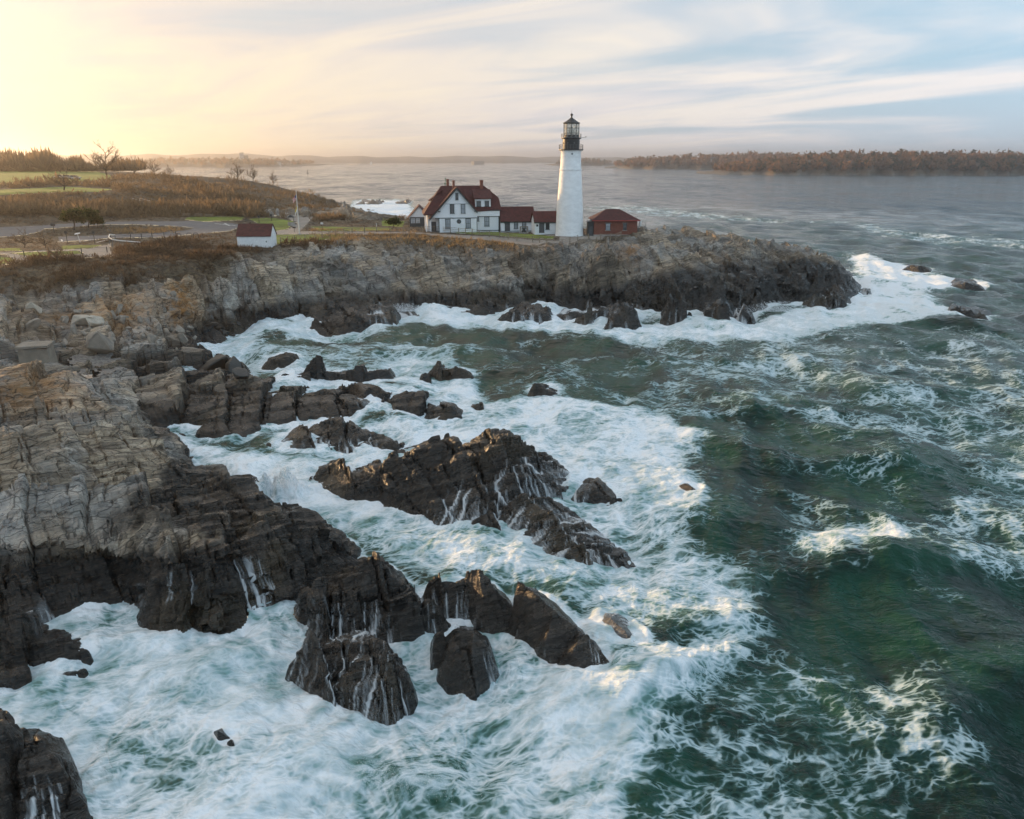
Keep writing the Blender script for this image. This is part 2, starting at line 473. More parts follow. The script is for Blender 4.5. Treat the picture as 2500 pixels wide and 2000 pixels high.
for q in [(-14,205,9.8,1),(0,200,9.8,1),(14,198,9.8,1),(30,196,9.6,.6),(46,196,8.2,0),(-30,228,9.3,.6),(-46,270,8.5,.6),(56,196,6.0,0),(-140,480,12,1),(-260,620,16,1),(-420,760,19,1),(-700,900,20,1),(-480,500,20,1),(-330,560,19.5,1),(-620,620,20.5,1)]:
    pts.append(q)
H = np.full(X.shape, -9.0, dtype=np.float32)
SOFT = np.zeros_like(H)
tin(pts, [H, SOFT])
Hb = blur(np.maximum(H, -3.0), 2, 2, 1)
H = np.where(H > -8, Hb, H)
OWN = np.zeros(H.shape, dtype=np.int16)

# ---------------------------------------------------------------- separate rocks in the water
ROCKS = []
SIZEF = np.ones(H.shape, dtype=np.float32)
def rock(label, outline, tops, skirt=1.0):
    ROCKS.append((label, outline, tops, skirt))
rock('broad dark slabby rock island in the middle of the foreground surf',
 [(748,1176),(780,1187),(850,1208),(920,1222),(1000,1252),(1062,1277),(1110,1286),(1165,1290),(1235,1262),(1312,1222),(1392,1207),(1412,1172),(1360,1140,1),(1300,1108,1.5),(1275,1088,2),(1225,1070,2.5),(1180,1072,2.5),(1110,1108,2),(1030,1104,2),(975,1112,2),(930,1136,1),(830,1146,1),(775,1150,.5)],
 [(782,1140,.9),(835,1140,1.2),(940,1128,2.0),(985,1100,2.8),(1035,1092,2.9),(1080,1104,2.6),(1125,1098,3.0),(1195,1058,3.7),(1228,1057,3.7),(1270,1078,3.1),(1300,1104,2.3),(1345,1136,1.3),(850,1175,1.0),(950,1190,1.1),(1050,1225,.9),(1100,1190,1.6),(1000,1150,2.0),(1160,1140,2.3),(1230,1110,3.0),(1290,1140,2.5),(1330,1180,1.0),(1250,1180,1.7),(1200,1230,.9),(1140,1255,.7),(1080,1140,2.3)])
rock('low dark reef awash at the lower right end of the slabby island',
 [(1170,1292),(1240,1310),(1324,1354),(1442,1369),(1556,1364),(1530,1335),(1495,1310),(1430,1275,.5),(1380,1250,.5),(1340,1215,.5),(1290,1190,.5),(1230,1195),(1150,1255)],
 [(1250,1222,1.4),(1300,1210,1.4),(1314,1238,1.4),(1350,1262,1.2),(1416,1285,1.2),(1455,1308,1.1),(1500,1330,.8),(1380,1320,.6),(1270,1270,.8),(1250,1295,.4),(1450,1345,.4)])
rock('small dark rock right of the slabby island in white water',
 [(1388,1208),(1440,1215),(1518,1220),(1500,1195),(1470,1172,.4),(1440,1165,.5),(1415,1180,.3)], [(1447,1170,1.1),(1460,1185,1.0),(1495,1205,.5),(1415,1195,.5)])
rock('dark half drowned rock farthest right in the foreground surf',
 [(1640,1190),(1660,1205),(1700,1218),(1712,1200),(1690,1182,.3),(1660,1178,.3)], [(1672,1182,.7),(1690,1190,.7)])
rock('sharp blade shaped black rock rising to a point by the green water',
 [(1262,1556),(1300,1590),(1345,1625),(1396,1655),(1442,1674),(1480,1668),(1500,1640),(1470,1590),(1425,1540),(1370,1492,.3),(1330,1470,.6),(1300,1465,1.0),(1272,1470,1.0)],
 [(1261,1420,3.3),(1275,1424,3.2),(1299,1441,2.9),(1350,1491,2.2),(1416,1543,1.5),(1467,1594,.9),(1490,1630,.4),(1266,1490,2.0),(1268,1530,.8),(1330,1560,1.3),(1400,1600,1.0),(1440,1650,.3)])
rock('square shouldered black rock left of the blade shaped rock',
 [(1030,1470),(1060,1500),(1090,1515),(1150,1512),(1176,1495),(1180,1465),(1150,1440,.8),(1110,1430,1),(1060,1432,.8)],
 [(1044,1425,2.5),(1074,1400,3.1),(1115,1405,3.0),(1156,1436,2.4),(1171,1462,1.7),(1140,1480,1.3),(1080,1480,1.2),(1060,1450,2.0),(1120,1440,2.5)])
rock('tilted black slab between the square rock and the blade shaped rock',
 [(1150,1512),(1180,1535),(1240,1545),(1262,1540),(1265,1500),(1240,1470,.6),(1200,1440,.8),(1165,1425,.8),(1160,1450)],
 [(1138,1408,2.9),(1166,1404,3.0),(1192,1418,2.9),(1237,1465,2.2),(1262,1492,1.7),(1180,1470,1.8),(1220,1510,1.2),(1250,1525,.7),(1175,1505,.9)])
rock('rounded block of black rock with water pouring off its front',
 [(1050,1570),(1069,1625),(1110,1668),(1161,1690),(1200,1660),(1212,1612),(1195,1566),(1160,1545,.6),(1110,1540,.6)],
 [(1062,1556,1.7),(1110,1521,2.6),(1156,1529,2.5),(1190,1566,2.0),(1204,1610,1.3),(1190,1645,.6),(1161,1660,.6),(1110,1610,1.7),(1085,1610,1.1),(1150,1580,2.1)])
rock('dark domed rock behind a curtain of falling water',
 [(700,1650),(760,1690),(830,1720),(900,1745),(960,1750),(1005,1720),(1010,1670),(990,1625),(940,1590,.5),(880,1565,.6),(820,1560,.5),(740,1580,.3)],
 [(760,1590,1.5),(840,1570,1.9),(900,1580,2.1),(955,1602,2.0),(990,1635,1.5),(1000,1680,.9),(930,1680,1.3),(850,1650,1.4),(780,1650,.8),(960,1725,.4)])
rock('jointed black ledge with thin rivulets at the centre of the foreground',
 [(712,1480),(745,1530),(790,1568),(860,1575),(930,1566),(1000,1566),(1060,1552),(1100,1530),(1050,1490),(1010,1455,.6),(975,1420,1),(930,1385,1.2),(885,1376,1.2),(840,1405,.8),(760,1440,.5)],
 [(725,1470,2.0),(760,1420,2.7),(840,1395,3.0),(885,1362,3.5),(920,1363,3.4),(965,1398,2.7),(1000,1442,2.0),(1035,1482,1.5),(1075,1515,1.2),(1065,1480,1.7),(800,1460,2.3),(880,1430,2.6),(940,1470,1.9),(860,1510,1.4),(780,1520,1.4),(980,1530,1.1),(760,1500,1.6),(900,1545,.7)])
rock('low brown rock wedge at the left edge in front of the ledge',
 [(-120,1620),(0,1628),(125,1618),(196,1610),(222,1590),(205,1566,.4),(146,1546,.6),(42,1520,.8),(-120,1500,1)],
 [(-100,1530,2.0),(0,1533,1.8),(44,1526,1.9),(146,1552,1.3),(204,1573,.7),(120,1590,.7),(0,1600,.7)])
rock('thin black rock shelf awash at the left edge',
 [(-120,1690),(0,1678),(90,1662),(200,1640),(206,1622),(120,1622,.2),(0,1632,.2),(-120,1640)], [(-100,1655,.8),(0,1645,.8),(100,1632,.7),(180,1628,.5)])
rock('tall black rock filling the bottom left corner',
 [(-300,2080),(100,2080),(235,2020),(205,1960),(175,1900,.4),(130,1838,.8),(20,1810,1),(-300,1790,1)],
 [(-300,1760,3.8),(0,1768,3.4),(22,1804,3.0),(118,1818,2.6),(165,1884,1.9),(205,1985,.7),(100,1920,2.2),(0,1900,2.8),(50,2000,1.8),(160,2040,.4)])
rock('dark submerged boulder veiled by water right of the blade shaped rock',
 [(1440,1520),(1480,1575),(1540,1598),(1590,1590),(1570,1545),(1520,1500,.3),(1470,1495,.3)], [(1490,1510,.75),(1530,1545,.65),(1555,1575,.35)], .8)
rock('black rock top poking through the foam near the bottom',
 [(510,1785),(540,1830),(590,1845),(585,1810),(550,1778,.3)], [(530,1784,.95),(560,1800,.95),(578,1828,.6)], .8)
# middle distance
rock('jagged dark rock row along the outer edge of the middle shelf',
 [(680,935),(740,930),(830,928),(900,925),(955,918),(950,905,.8),(880,905,1),(800,905,1),(740,910,1),(700,915)],
 [(700,912,1.2),(740,908,1.5),(770,894,2.4),(800,892,2.5),(840,904,1.8),(870,900,2.0),(905,900,1.9),(940,904,1.4),(850,918,.8)])
rock('dark tilted ledge above a small waterfall on the middle shelf',
 [(815,945),(850,962),(900,985),(940,985),(960,970),(930,950),(900,935,.6),(860,932,.6)], [(830,938,.9),(870,930,1.6),(905,940,1.5),(940,962,1.0),(890,965,.9)])
rock('outer dark ledge with white water running off it',
 [(925,995),(960,1010),(1030,1018),(1085,1022),(1128,1016),(1135,995),(1110,985,.4),(1050,968,.8),(990,955,1),(940,965,.6)],
 [(945,970,1.0),(995,955,1.6),(1030,962,1.5),(1070,975,1.2),(1110,988,1.1),(1125,1005,.8),(1040,1000,.7),(970,990,.8)])
rock('flat wave washed rock in the foam south of the middle shelf',
 [(650,1085),(700,1102),(780,1108),(880,1106),(970,1098),(985,1080),(940,1068,.4),(880,1052,.6),(850,1030,.9),(800,1025,.9),(740,1040,.5),(690,1062,.3)],
 [(790,1022,1.5),(830,1024,1.5),(870,1042,1.2),(740,1050,.8),(800,1060,.8),(880,1070,.7),(950,1080,.5),(720,1085,.4),(800,1088,.45)])
rock('low square rock standing alone in the cove',
 [(640,890),(690,894),(728,890),(728,872,.8),(690,868,.9),(655,875,.6)], [(655,878,1.0),(690,867,1.6),(725,875,1.3),(690,884,.8)])
rock('two humped black rock in open foam beyond the outer ledge',
 [(1050,908),(1090,914),(1155,918),(1150,905,.5),(1110,898,.8),(1065,895,.8)], [(1068,892,1.7),(1085,900,1.0),(1110,893,1.6),(1135,904,.9)])
rock('small round rock just left of the two humped rock', [(1025,922),(1050,924),(1050,914,.4),(1028,914,.4)], [(1038,914,.6)], .7)
rock('single dark rock alone in the dark green water of the bay',
 [(1290,960),(1330,964),(1368,962),(1365,950,.6),(1330,940,.9),(1300,938,.9)], [(1305,938,1.7),(1325,942,1.6),(1350,954,.8)])
rock('tiny rock at the edge of the foam right of the outer ledge', [(1145,990),(1180,993),(1178,982,.4),(1152,982,.4)], [(1165,980,.7)], .7)
rock('square dark boulder at the head of the middle shelf', [(672,925),(718,925),(716,912,.5),(690,908,.6)], [(690,905,1.7),(708,909,1.3)], .7)
# foot of the headland
rock('long flat topped dark rock at the foot of the headland cliff',
 [(745,790),(800,802),(900,803),(958,797),(962,765,2),(900,745,5),(820,742,5),(760,750,3)], [(760,752,1.6),(820,742,2.2),(900,742,2.3),(950,752,2.2),(955,775,1.7),(880,770,1.9),(800,770,1.6)])
rock('wedge of dark rock in the surf below the path', [(1210,780),(1280,783),(1350,778),(1348,758,1.5),(1310,748,2.5),(1260,755,1.5)], [(1270,758,1.5),(1310,744,2.4),(1335,748,2.1),(1342,765,1.3)])
rock('flat dark rock awash between the surf rocks below the path', [(1355,770),(1395,778),(1440,770),(1430,758,1),(1380,755,1)], [(1390,758,1.2),(1420,760,1.1)])
rock('low brown rock slope in the surf below the brick building', [(1390,782),(1450,785),(1500,778),(1500,760,1.5),(1460,752,2)], [(1420,766,1.2),(1470,750,2.2),(1490,756,1.8)])
rock('steep sided rock with white runnels below the brick building', [(1475,795),(1520,800),(1560,788),(1555,765,1.5),(1510,752,2.5),(1480,760,1.5)], [(1495,752,2.6),(1520,745,3.0),(1545,756,2.3),(1500,775,1.6),(1540,778,1.2)])
rock('broad rock buttress streaming with water at the headland foot', [(1615,782),(1660,786),(1700,780),(1700,755,2.5),(1650,740,3.5),(1620,755,2)], [(1632,742,2.9),(1665,735,3.4),(1690,748,2.8),(1650,765,1.7)])
rock('cubic dark brown rock standing in the surf at the headland foot', [(1715,785),(1750,793),(1785,785),(1788,760,2.5),(1750,745,3.5),(1718,755,2)], [(1722,742,3.0),(1755,735,3.4),(1780,745,3.0),(1750,772,1.5),(1778,770,1.6)])
rock('narrow rock fin between two white cascades', [(1795,778),(1820,782),(1842,775),(1838,752,2),(1808,745,2.5)], [(1808,740,2.6),(1828,744,2.4),(1835,762,1.2)])
rock('black shelf rock left of the headland tip with foam below', [(1960,742),(2010,748),(2062,742),(2068,722,2),(2010,712,4)], [(1985,720,2.3),(2030,714,2.6),(2055,728,1.3)])
rock('small black rock off the tip of the headland', [(2105,718),(2130,720),(2130,710,1),(2108,708,1)], [(2117,708,1.0)], .8)
rock('dark rock in breaking foam well right of the headland', [(2318,762),(2360,770),(2405,768),(2415,758),(2380,748,1.5),(2335,745,1.5)], [(2335,748,1.2),(2370,746,1.6),(2400,757,1.0)])
rock('farther low reef rock trailing foam right of the headland', [(2215,652),(2255,660),(2275,658),(2260,648,2),(2225,645,2)], [(2235,646,1.2),(2258,650,1.2)])
rock('low reef rock breaking the swell far to the right', [(2330,692),(2370,704),(2400,700),(2390,688,2),(2345,684,2)], [(2355,688,1.2),(2385,692,1.1)])
rock('dark shore rock in white water beyond the rocky knoll', [(870,498),(925,499),(940,493,8),(880,490,8)], [(890,490,2.4),(920,489,2.4)])
rock('farthest dark shore rock right of the flag', [(965,495),(1000,498),(1003,490,8),(970,489,8)], [(975,488,3),(992,488,2.6)])
rock('small reef stone in the white water behind the sheds', [(893,515),(915,517),(914,510,4),(895,510,4)], [(905,510,1.6)])
for k, (label, outl, tops, skirt) in enumerate(ROCKS, 1):
    ring = [at_z(o[0], o[1], 0.0, o[2] if len(o) > 2 else 0.0) for o in outl]
    cx = sum(p[0] for p in ring)/len(ring); cyy = sum(p[1] for p in ring)/len(ring)
    P = [(p[0], p[1], -0.12, 0) for p in ring]
    for p in ring:
        dx, dy = p[0]-cx, p[1]-cyy; L = math.hypot(dx, dy) or 1
        e = skirt*0.024*math.hypot(cx, cyy)
        P.append((p[0]+dx/L*e, p[1]+dy/L*e, -2.6, 0))
    rs_ = edge_samples(ring)
    for (u, v, z) in tops:
        z = settle(u, v, z, rs_)
        q = at_z(u, v, z); P.append((q[0], q[1], z, 0))
    h = np.full(H.shape, -9.0, dtype=np.float32)
    tin(P, [h])
    g = h > H
    OWN[g] = k; H[g] = h[g]; SOFT[g] = 0
    ext = max(math.hypot(p[0]-cx, p[1]-cyy) for p in ring)/max(1.0, math.hypot(cx, cyy)/55)
    SIZEF[g] = min(1.0, max(.3, ext/4.0))*(.4 if 'poking' in label or 'drowned' in label or 'submerged' in label else 1.0)*(.45 if ('blade' in label or 'black slab' in label or 'square shouldered' in label or 'rounded block' in label) else 1.0)

# ---------------------------------------------------------------- jointed, bedded rock relief
active = H > -2.7
xa, ya, ha, sa = X[active], Y[active], H[active], SOFT[active]
rad = np.hypot(xa, ya)
AZ = R(30)
def relief(x, y, base, rockiness):
    s = x*math.cos(AZ) + y*math.sin(AZ); t = x*math.sin(AZ) - y*math.cos(AZ)
    s = s + 1.3*pnoise(x*0.11, y*0.11, 3) + .35*pnoise(x*.45, y*.45, 31)
    t = t + 1.1*pnoise(x*0.10, y*0.10, 5) + .25*pnoise(x*.5, y*.5, 33)
    amp = rockiness*sstep(-1.6, 0.7, base)*(0.6+0.4*sstep(0.2, 2.4, base))
    far = 1.0 + 0.9*sstep(70, 130, rad)
    out = np.zeros_like(base); tone = np.zeros_like(base)
    for (Ls, Lt, off, tilt, crk, wd, sd) in ((3.7, 9.5, 0.95, 0.22, 0.55, 0.14, 1), (2.3, 3.4, 0.42, 0.30, 0.42, 0.08, 2), (0.95, 1.0, 0.08, 0.26, 0.09, 0.05, 4)):
        row = np.floor(t/(Lt*far)); ft = t/(Lt*far) - row - .5
        sh = hash2(row, row*0, sd)
        q = s/(Ls*far)*(0.75+0.5*sh) + sh*7.3
        colm = np.floor(q); fs = q - colm - .5
        h1 = hash2(colm, row, sd+10); h2 = hash2(colm, row, sd+20); h3 = hash2(colm, row, sd+30)
        e = np.minimum((.5-np.abs(fs))*Ls*far, (.5-np.abs(ft))*Lt*far)
        if sd == 1: out += np.where(far > 1.5, .27, .36)*fs*Ls*far          # slabs tilted like leaning books
        out += off*(h1-.5)*np.where(far > 1.5, 1.25, 1.0) + tilt*(h2-.5)*fs*Ls*far + (tilt*0.5 + tilt*(h3-.5))*ft*Lt*far*-1.0
        tone += (0.5, 0.35, 0.25)[sd//2]*(hash2(colm, row, sd+40)-.5)
        out -= crk*np.where(far > 1.2, .6, 1.0)*np.exp(-(e/(wd*far))**2)*(0.4+0.6*h3)
    z = base + out*amp
    # bedding terraces, dipping towards +t
    for (Th, dip, mixf) in ((0.70, -0.50, 0.60), (0.30, -0.62, 0.24)):
        Tq = Th*far
        dip = np.where(rad > 95, 0.40 if Th > .5 else 0.46, dip)
        b = z + t*dip + .25*pnoise(x*.3, y*.3, 8)
        b = b + .55*Tq*pnoise((z+t*dip)*.9/Th*.62, s*.12, 9)*2.0
        f = b/Tq; fi = np.floor(f); fr = f-fi
        bq = (fi + sstep(0.80, 1.0, fr))*Tq
        z = z + np.clip(bq - b + 0.3*Tq, -Tq, Tq)*np.minimum(mixf*far**.5, .85)*amp
    z = z + amp*(0.10*fbm(x*0.9, y*0.9, 3, 12)*far + 0.035*fbm(x*4.0, y*4.0, 2, 14))
    return z, tone
rockiness = (1.0 - 0.97*sstep(0.15, 0.8, sa))*SIZEF[active]
BASE = H.copy()
TONE = np.zeros_like(H)
H[active], TONE[active] = relief(xa, ya, ha, rockiness)
ROUGH = np.zeros_like(H); ROUGH[active] = (1-rockiness)
H[active] += (1-rockiness)*0.12*fbm(xa*.25, ya*.25, 3, 40)
# steep faces: blocks pushed in and out of the cliff along the dip of the slope
Bs = blur(np.maximum(BASE, -1.5), 5, 6, 1)
gr0 = np.gradient(Bs, axis=0)/DR[:, None]; gt0 = np.gradient(Bs, axis=1)/(RR*(TH[1]-TH[0]))[:, None]
sinT, cosT = np.sin(TH)[None, :], np.cos(TH)[None, :]
gx_ = gr0*sinT + gt0*cosT; gy_ = gr0*cosT - gt0*sinT
gm = np.sqrt(gx_**2+gy_**2) + 1e-4
rr0 = np.hypot(X, Y)
def faceblocks(x, y, z):
    s = x*math.cos(AZ) + y*math.sin(AZ) + .6*pnoise(x*.2, y*.2, 160); t = x*math.sin(AZ) - y*math.cos(AZ) + .6*pnoise(x*.2, y*.2, 161)
    out = 0
    zb = z + .30*s - .15*t
    fq = 1.0 + 0.8*sstep(70, 130, np.hypot(x, y))
    for (Ls, Lt, Hz, am, sd) in ((4.6, 5.0, 1.7, 1.5, 3), (1.7, 2.2, .75, .75, 5), (.7, .9, .32, .26, 6)):
        lay = np.floor(zb/(Hz*fq) + .3*pnoise(s*.3, t*.3, sd)); sh = hash2(lay, lay*0, sd+50)
        ci = np.floor(s/(Ls*fq)+sh*9); cj = np.floor(t/(Lt*fq)+sh*5)
        out = out + am*fq*(hash2(ci*3+lay*5, cj*7+lay, sd+60)-.5)
    return out
DISP = np.zeros_like(H)
stp = sstep(.28, .95, gm)*(1-.35*sstep(90, 130, rr0))*(1-ROUGH)*sstep(-.8, .8, BASE)*(RR[:, None] < 300)
ms = stp > .01
DISP[ms] = faceblocks(X[ms], Y[ms], H[ms])*stp[ms]*np.where(OWN[ms] > 0, .25, np.where(rr0[ms] < 62, .7, 1.0))
GXD = X - gx_/gm*DISP; GYD = Y - gy_/gm*DISP
print('terrain', round(time.time()-T0, 1))

# ---------------------------------------------------------------- sea surface
wx = X + 3.0*pnoise(X*.03, Y*.03, 50); wy = Y + 3.0*pnoise(X*.03, Y*.03, 52)
W = np.zeros_like(H)
r2 = np.random.default_rng(5)
for i in range(44):
    lam = 26.0*(0.905**i)*(0.9+0.2*r2.random())
    az = R(200) + r2.normal()*0.55                       # travelling towards the left shore
    amp = 0.0125*lam**0.93*(0.6+0.8*r2.random())
    kx, ky = math.cos(az)*2*math.pi/lam, math.sin(az)*2*math.pi/lam
    ph = r2.random()*6.28
    fade = np.clip((lam/DR - 3.0)/4.0, 0, 1)[:, None]
    if fade.max() <= 0: continue
    n_ok = int(np.max(np.nonzero(fade[:, 0])))+1
    sw = np.sin((kx*wx[:n_ok] + ky*wy[:n_ok]) + ph)
    W[:n_ok] += amp*(1.0 - 2.0*np.abs(sw)**0.75 if i % 3 == 0 else sw)*fade[:n_ok]*(0.62 if i % 3 == 0 else 1)
ZS = np.maximum(H, 0.0)
PU, PV = to_px(X, Y, ZS)
def inpoly(poly, U, V):
    poly = [(float(a), float(b)) for a, b in poly]
    u0 = min(p[0] for p in poly); u1 = max(p[0] for p in poly); v0 = min(p[1] for p in poly); v1 = max(p[1] for p in poly)
    res = np.zeros(U.shape, dtype=bool)
    m = (U >= u0) & (U <= u1) & (V >= v0) & (V <= v1)
    us, vs_ = U[m], V[m]
    ins = np.zeros(us.shape, dtype=bool)
    for i in range(len(poly)):
        (xa_, ya_), (xb_, yb_) = poly[i], poly[i-1]
        if ya_ == yb_: continue
        cnd = ((ya_ > vs_) != (yb_ > vs_)) & (us < (xb_-xa_)*(vs_-ya_)/(yb_-ya_) + xa_)
        ins ^= cnd
    res[m] = ins
    return res
WU, WV = to_px(X, Y, np.zeros_like(X))
jn = 28*pnoise(X*.10, Y*.10, 60) + 14*pnoise(X*.33, Y*.33, 61)
sc_ = np.clip(60.0/np.hypot(X, Y), 0.08, 1.3)
WUj = WU + jn*sc_*1.3; WVj = WV + (18*pnoise(X*.12, Y*.12, 62) + 9*pnoise(X*.4, Y*.4, 63))*sc_
FOAM = np.full(H.shape, 0.10, dtype=np.float32)
rr_g = np.hypot(X, Y)
def foam(poly, val):
    m = inpoly(poly, WUj, WVj); FOAM[m] = val
foam([(-900,2300),(-900,420),(3400,420),(3400,2300)], 0.26)
foam([(1400,420),(3400,420),(3400,640),(2150,620),(1400,560)], 0.12)
foam([(-300,430),(1400,430),(1400,520),(-300,520)], 0.10)
foam([(1250,830),(1700,800),(2150,790),(2600,800),(2600,1080),(2250,1080),(1900,1000),(1600,1010),(1420,930)], 0.44)
foam([(2250,900),(2600,880),(2600,1450),(2350,1400),(2200,1280),(2400,1150),(2200,1020)], 0.46)
foam([(1480,800),(1620,860),(1650,930),(1400,960),(1250,940),(1150,860),(1300,830)], 0.31)
foam([(2050,1330),(2350,1330),(2600,1450),(2600,1620),(2250,1640),(1950,1560),(1930,1440)], 0.18)
foam([(1500,2100),(1560,1800),(1650,1640),(1850,1580),(2050,1640),(2250,1720),(2420,1820),(2380,2000),(2300,2100)], 0.42)
foam([(1980,1310),(2080,1275),(2190,1272),(2235,1325),(2150,1335),(2060,1345),(1960,1370)], 0.86)
foam([(2235,1320),(2350,1330),(2500,1350),(2600,1360),(2600,1430),(2450,1410),(2300,1370)], 0.62)
foam([(2180,1640),(2330,1600),(2420,1680),(2300,1720),(2400,1800),(2350,1950),(2200,1900),(2250,1780),(2100,1720)], 0.47)
foam([(2430,1690),(2600,1640),(2600,2100),(2400,2100),(2450,1900)], 0.12)
foam([(1000,1240),(1640,1230),(1700,1330),(1880,1430),(1860,1500),(1700,1540),(1560,1500),(1200,1400)], 0.72)
foam([(380,1040),(640,1110),(760,1110),(1000,1100),(850,1030),(960,1020),(1130,1020),(1060,970),(960,930),(900,900),(1000,860),(1080,860),(1150,900),(1200,970),(1330,960),(1500,990),(1640,1020),(1720,1060),(1640,1130),(1690,1200),(1740,1260),(1600,1250),(1400,1230),(1000,1250),(640,1240)], 0.90)
foam([(640,1150),(760,1190),(1000,1260),(1150,1300),(1300,1350),(1500,1400),(1250,1420),(1000,1380),(880,1320),(760,1270),(640,1240)], 0.84)
foam([(600,1120),(780,1140),(860,1200),(760,1240),(660,1230)], 0.98)
foam([(-900,1480),(300,1440),(620,1470),(860,1540),(1200,1520),(1420,1640),(1600,1590),(1800,1520),(1900,1520),(1700,1640),(1600,1740),(1560,1860),(1450,2100),(-900,2100)], 0.86)
foam([(900,1800),(1250,1780),(1400,1830),(1350,2100),(850,2100)], 0.72)
foam([(250,1740),(700,1790),(760,1900),(420,1980),(230,1900)], 0.74)
foam([(420,865),(520,780),(700,790),(960,790),(1000,755),(1200,755),(1300,780),(1500,785),(1700,785),(1800,780),(1950,750),(2090,735),(2080,640),(2060,610),(2200,640),(2350,680),(2430,690),(2390,712),(2260,705),(2300,740),(2430,755),(2430,775),(2250,775),(2050,800),(1900,830),(1600,830),(1400,815),(1200,800),(1000,790),(900,815),(800,830),(650,815),(560,870),(600,915),(480,905)], 0.92)
foam([(560,880),(600,840),(800,850),(1000,830),(1200,860),(1000,870),(900,905),(640,915)], 0.60)
foam([(1380,503),(1550,498),(1760,520),(1900,533),(2100,540),(2260,565),(2600,590),(2600,612),(2300,602),(2150,578),(2050,548),(1800,543),(1500,522),(1380,512)], 0.60)
foam([(860,486),(1010,486),(1010,530),(880,535),(850,505)], 0.95)
foam([(1450,423),(2600,424),(2600,428),(1700,427)], 0.75)
FOAM = np.where(rr_g < 75, blur(FOAM, 8, 10, 2), blur(FOAM, 4, 5, 2))
near_rock = blur((BASE > -0.35).astype(np.float32), 7, 9, 2)
FOAM = np.maximum(FOAM, np.clip(near_rock*1.9, 0, 0.93)*(np.hypot(X, Y) < 260))
FOAM = np.clip(FOAM + 0.20*fbm(X*.13, Y*.13, 4, 70), 0, .97).astype(np.float32)
rr_ = np.hypot(X, Y)
nearw = np.clip((240-rr_)/120, 0, 1)
turb = sstep(0.55, 0.95, FOAM)*nearw
W = W*(1-0.35*turb*sstep(120, 60, rr_)) + turb*(0.34*fbm(X*.30, Y*.30, 3, 80) + 0.16*fbm(X*1.1, Y*1.1, 3, 84) + 0.12)
W -= sstep(0.0, 1.0, near_rock)*0.0
def mound(u, v, rx, ry, rot, amp, sharp=2.0):
    c = at_z(u, v, 0); a = X-c[0]; b = Y-c[1]
    ca, sb = math.cos(R(rot)), math.sin(R(rot))
    p = (a*ca+b*sb)/rx; q = (-a*sb+b*ca)/ry
    return amp*np.exp(-(np.abs(p)**2+np.abs(q)**sharp))
def fold(u, v, rx, ry, rot, amp):
    """an asymmetric steepening swell"""
    c = at_z(u, v, 0); a = X-c[0]; b = Y-c[1]
    ca, sb = math.cos(R(rot)), math.sin(R(rot))
    p = (a*ca+b*sb)/rx; q = (-a*sb+b*ca)/ry + 0.35*np.sin(p*2.3)*.6
    return amp*np.exp(-p*p)*np.where(q > 0, np.exp(-(q*0.75)**2), np.exp(-(q*1.7)**2))
W += fold(2170, 1380, 9.0, 2.6, 8, 1.15) + fold(1760, 1520, 3.6, 1.3, 20, .8) + fold(2420, 1700, 7, 2.2, 35, .9) + fold(1650, 1660, 5.0, 1.5, 40, 1.0)
W += fold(2050, 1130, 10, 2.5, 5, .8) + fold(1000, 860, 8, 2.2, -5, 1.0) + fold(1850, 1000, 12, 3, 0, .7) + fold(2300, 960, 14, 3.5, 8, .9) + fold(1700, 880, 12, 3, 4, .7)
W += mound(680, 1200, 2.1, 1.3, 15, 2.3)*np.clip(.72+1.3*fbm(X*.9, Y*.9, 5, 90, .65), .1, 1.7) + mound(1000, 1900, 5, 2.0, -8, .55) + mound(1330, 1740, 2.6, 2.2, 0, .7) + mound(420, 1650, 3.0, 1.6, 0, .5) + mound(300, 1560, 3, 1.2, 10, .5) + mound(560, 1600, 2.2, 1.6, 0, .6)

# flow lines: water runs away from the rocks and down their sides
HS = blur(np.maximum(H, -1.0), 9, 11, 2)
g_r = np.gradient(HS, axis=0)/DR[:, None]; g_t = np.gradient(HS, axis=1)/(RR*(TH[1]-TH[0]))[:, None]
HF = blur(np.maximum(H, -1.0), 2, 2, 1)
k1 = sstep(0.0, 0.6, H)
g_r = g_r*(1-k1) + k1*np.gradient(HF, axis=0)/DR[:, None]; g_t = g_t*(1-k1) + k1*np.gradient(HF, axis=1)/(RR*(TH[1]-TH[0]))[:, None]
swx = 0.22*pnoise(X*.10, Y*.10, 91) + .10*pnoise(X*.35, Y*.35, 95); swy = 0.22*pnoise(X*.10, Y*.10, 93) + .10*pnoise(X*.35, Y*.35, 97)
fr_ = -g_r + swy; ft_ = -g_t + swx + 0.02
L = np.sqrt(fr_**2 + ft_**2) + 1e-5
a_t = (TH[1]-TH[0]); b_r = DR/RR
fi = (fr_/L)/b_r[:, None]*0.00135; fj = (ft_/L)/a_t*0.00135
N1 = rng.random(H.shape).astype(np.float32); N1 = blur(N1, 1, 1, 1)
N2 = blur(rng.random(H.shape).astype(np.float32), 3, 3, 1)
last = int(np.searchsorted(RR, 260))
def lic(N, steps, mult):
    I0, J0 = np.meshgrid(np.arange(last, dtype=np.float32), np.arange(NT_, dtype=np.float32), indexing='ij')
    acc = N[:last].copy(); cnt = 1
    for sg in (1, -1):
        I, J = I0.copy(), J0.copy()
        for k in range(steps):
            ii = np.clip(I, 0, last-1).astype(np.int32); jj = np.clip(J, 0, NT_-1).astype(np.int32)
            I += sg*mult*fi[ii, jj]; J += sg*mult*fj[ii, jj]
            ii = np.clip(I, 0, last-1).astype(np.int32); jj = np.clip(J, 0, NT_-1).astype(np.int32)
            acc += N[ii, jj]; cnt += 1
    acc /= cnt
    acc = (acc-acc.mean())/acc.std()
    return np.clip(0.5+acc*0.22, 0, 1)
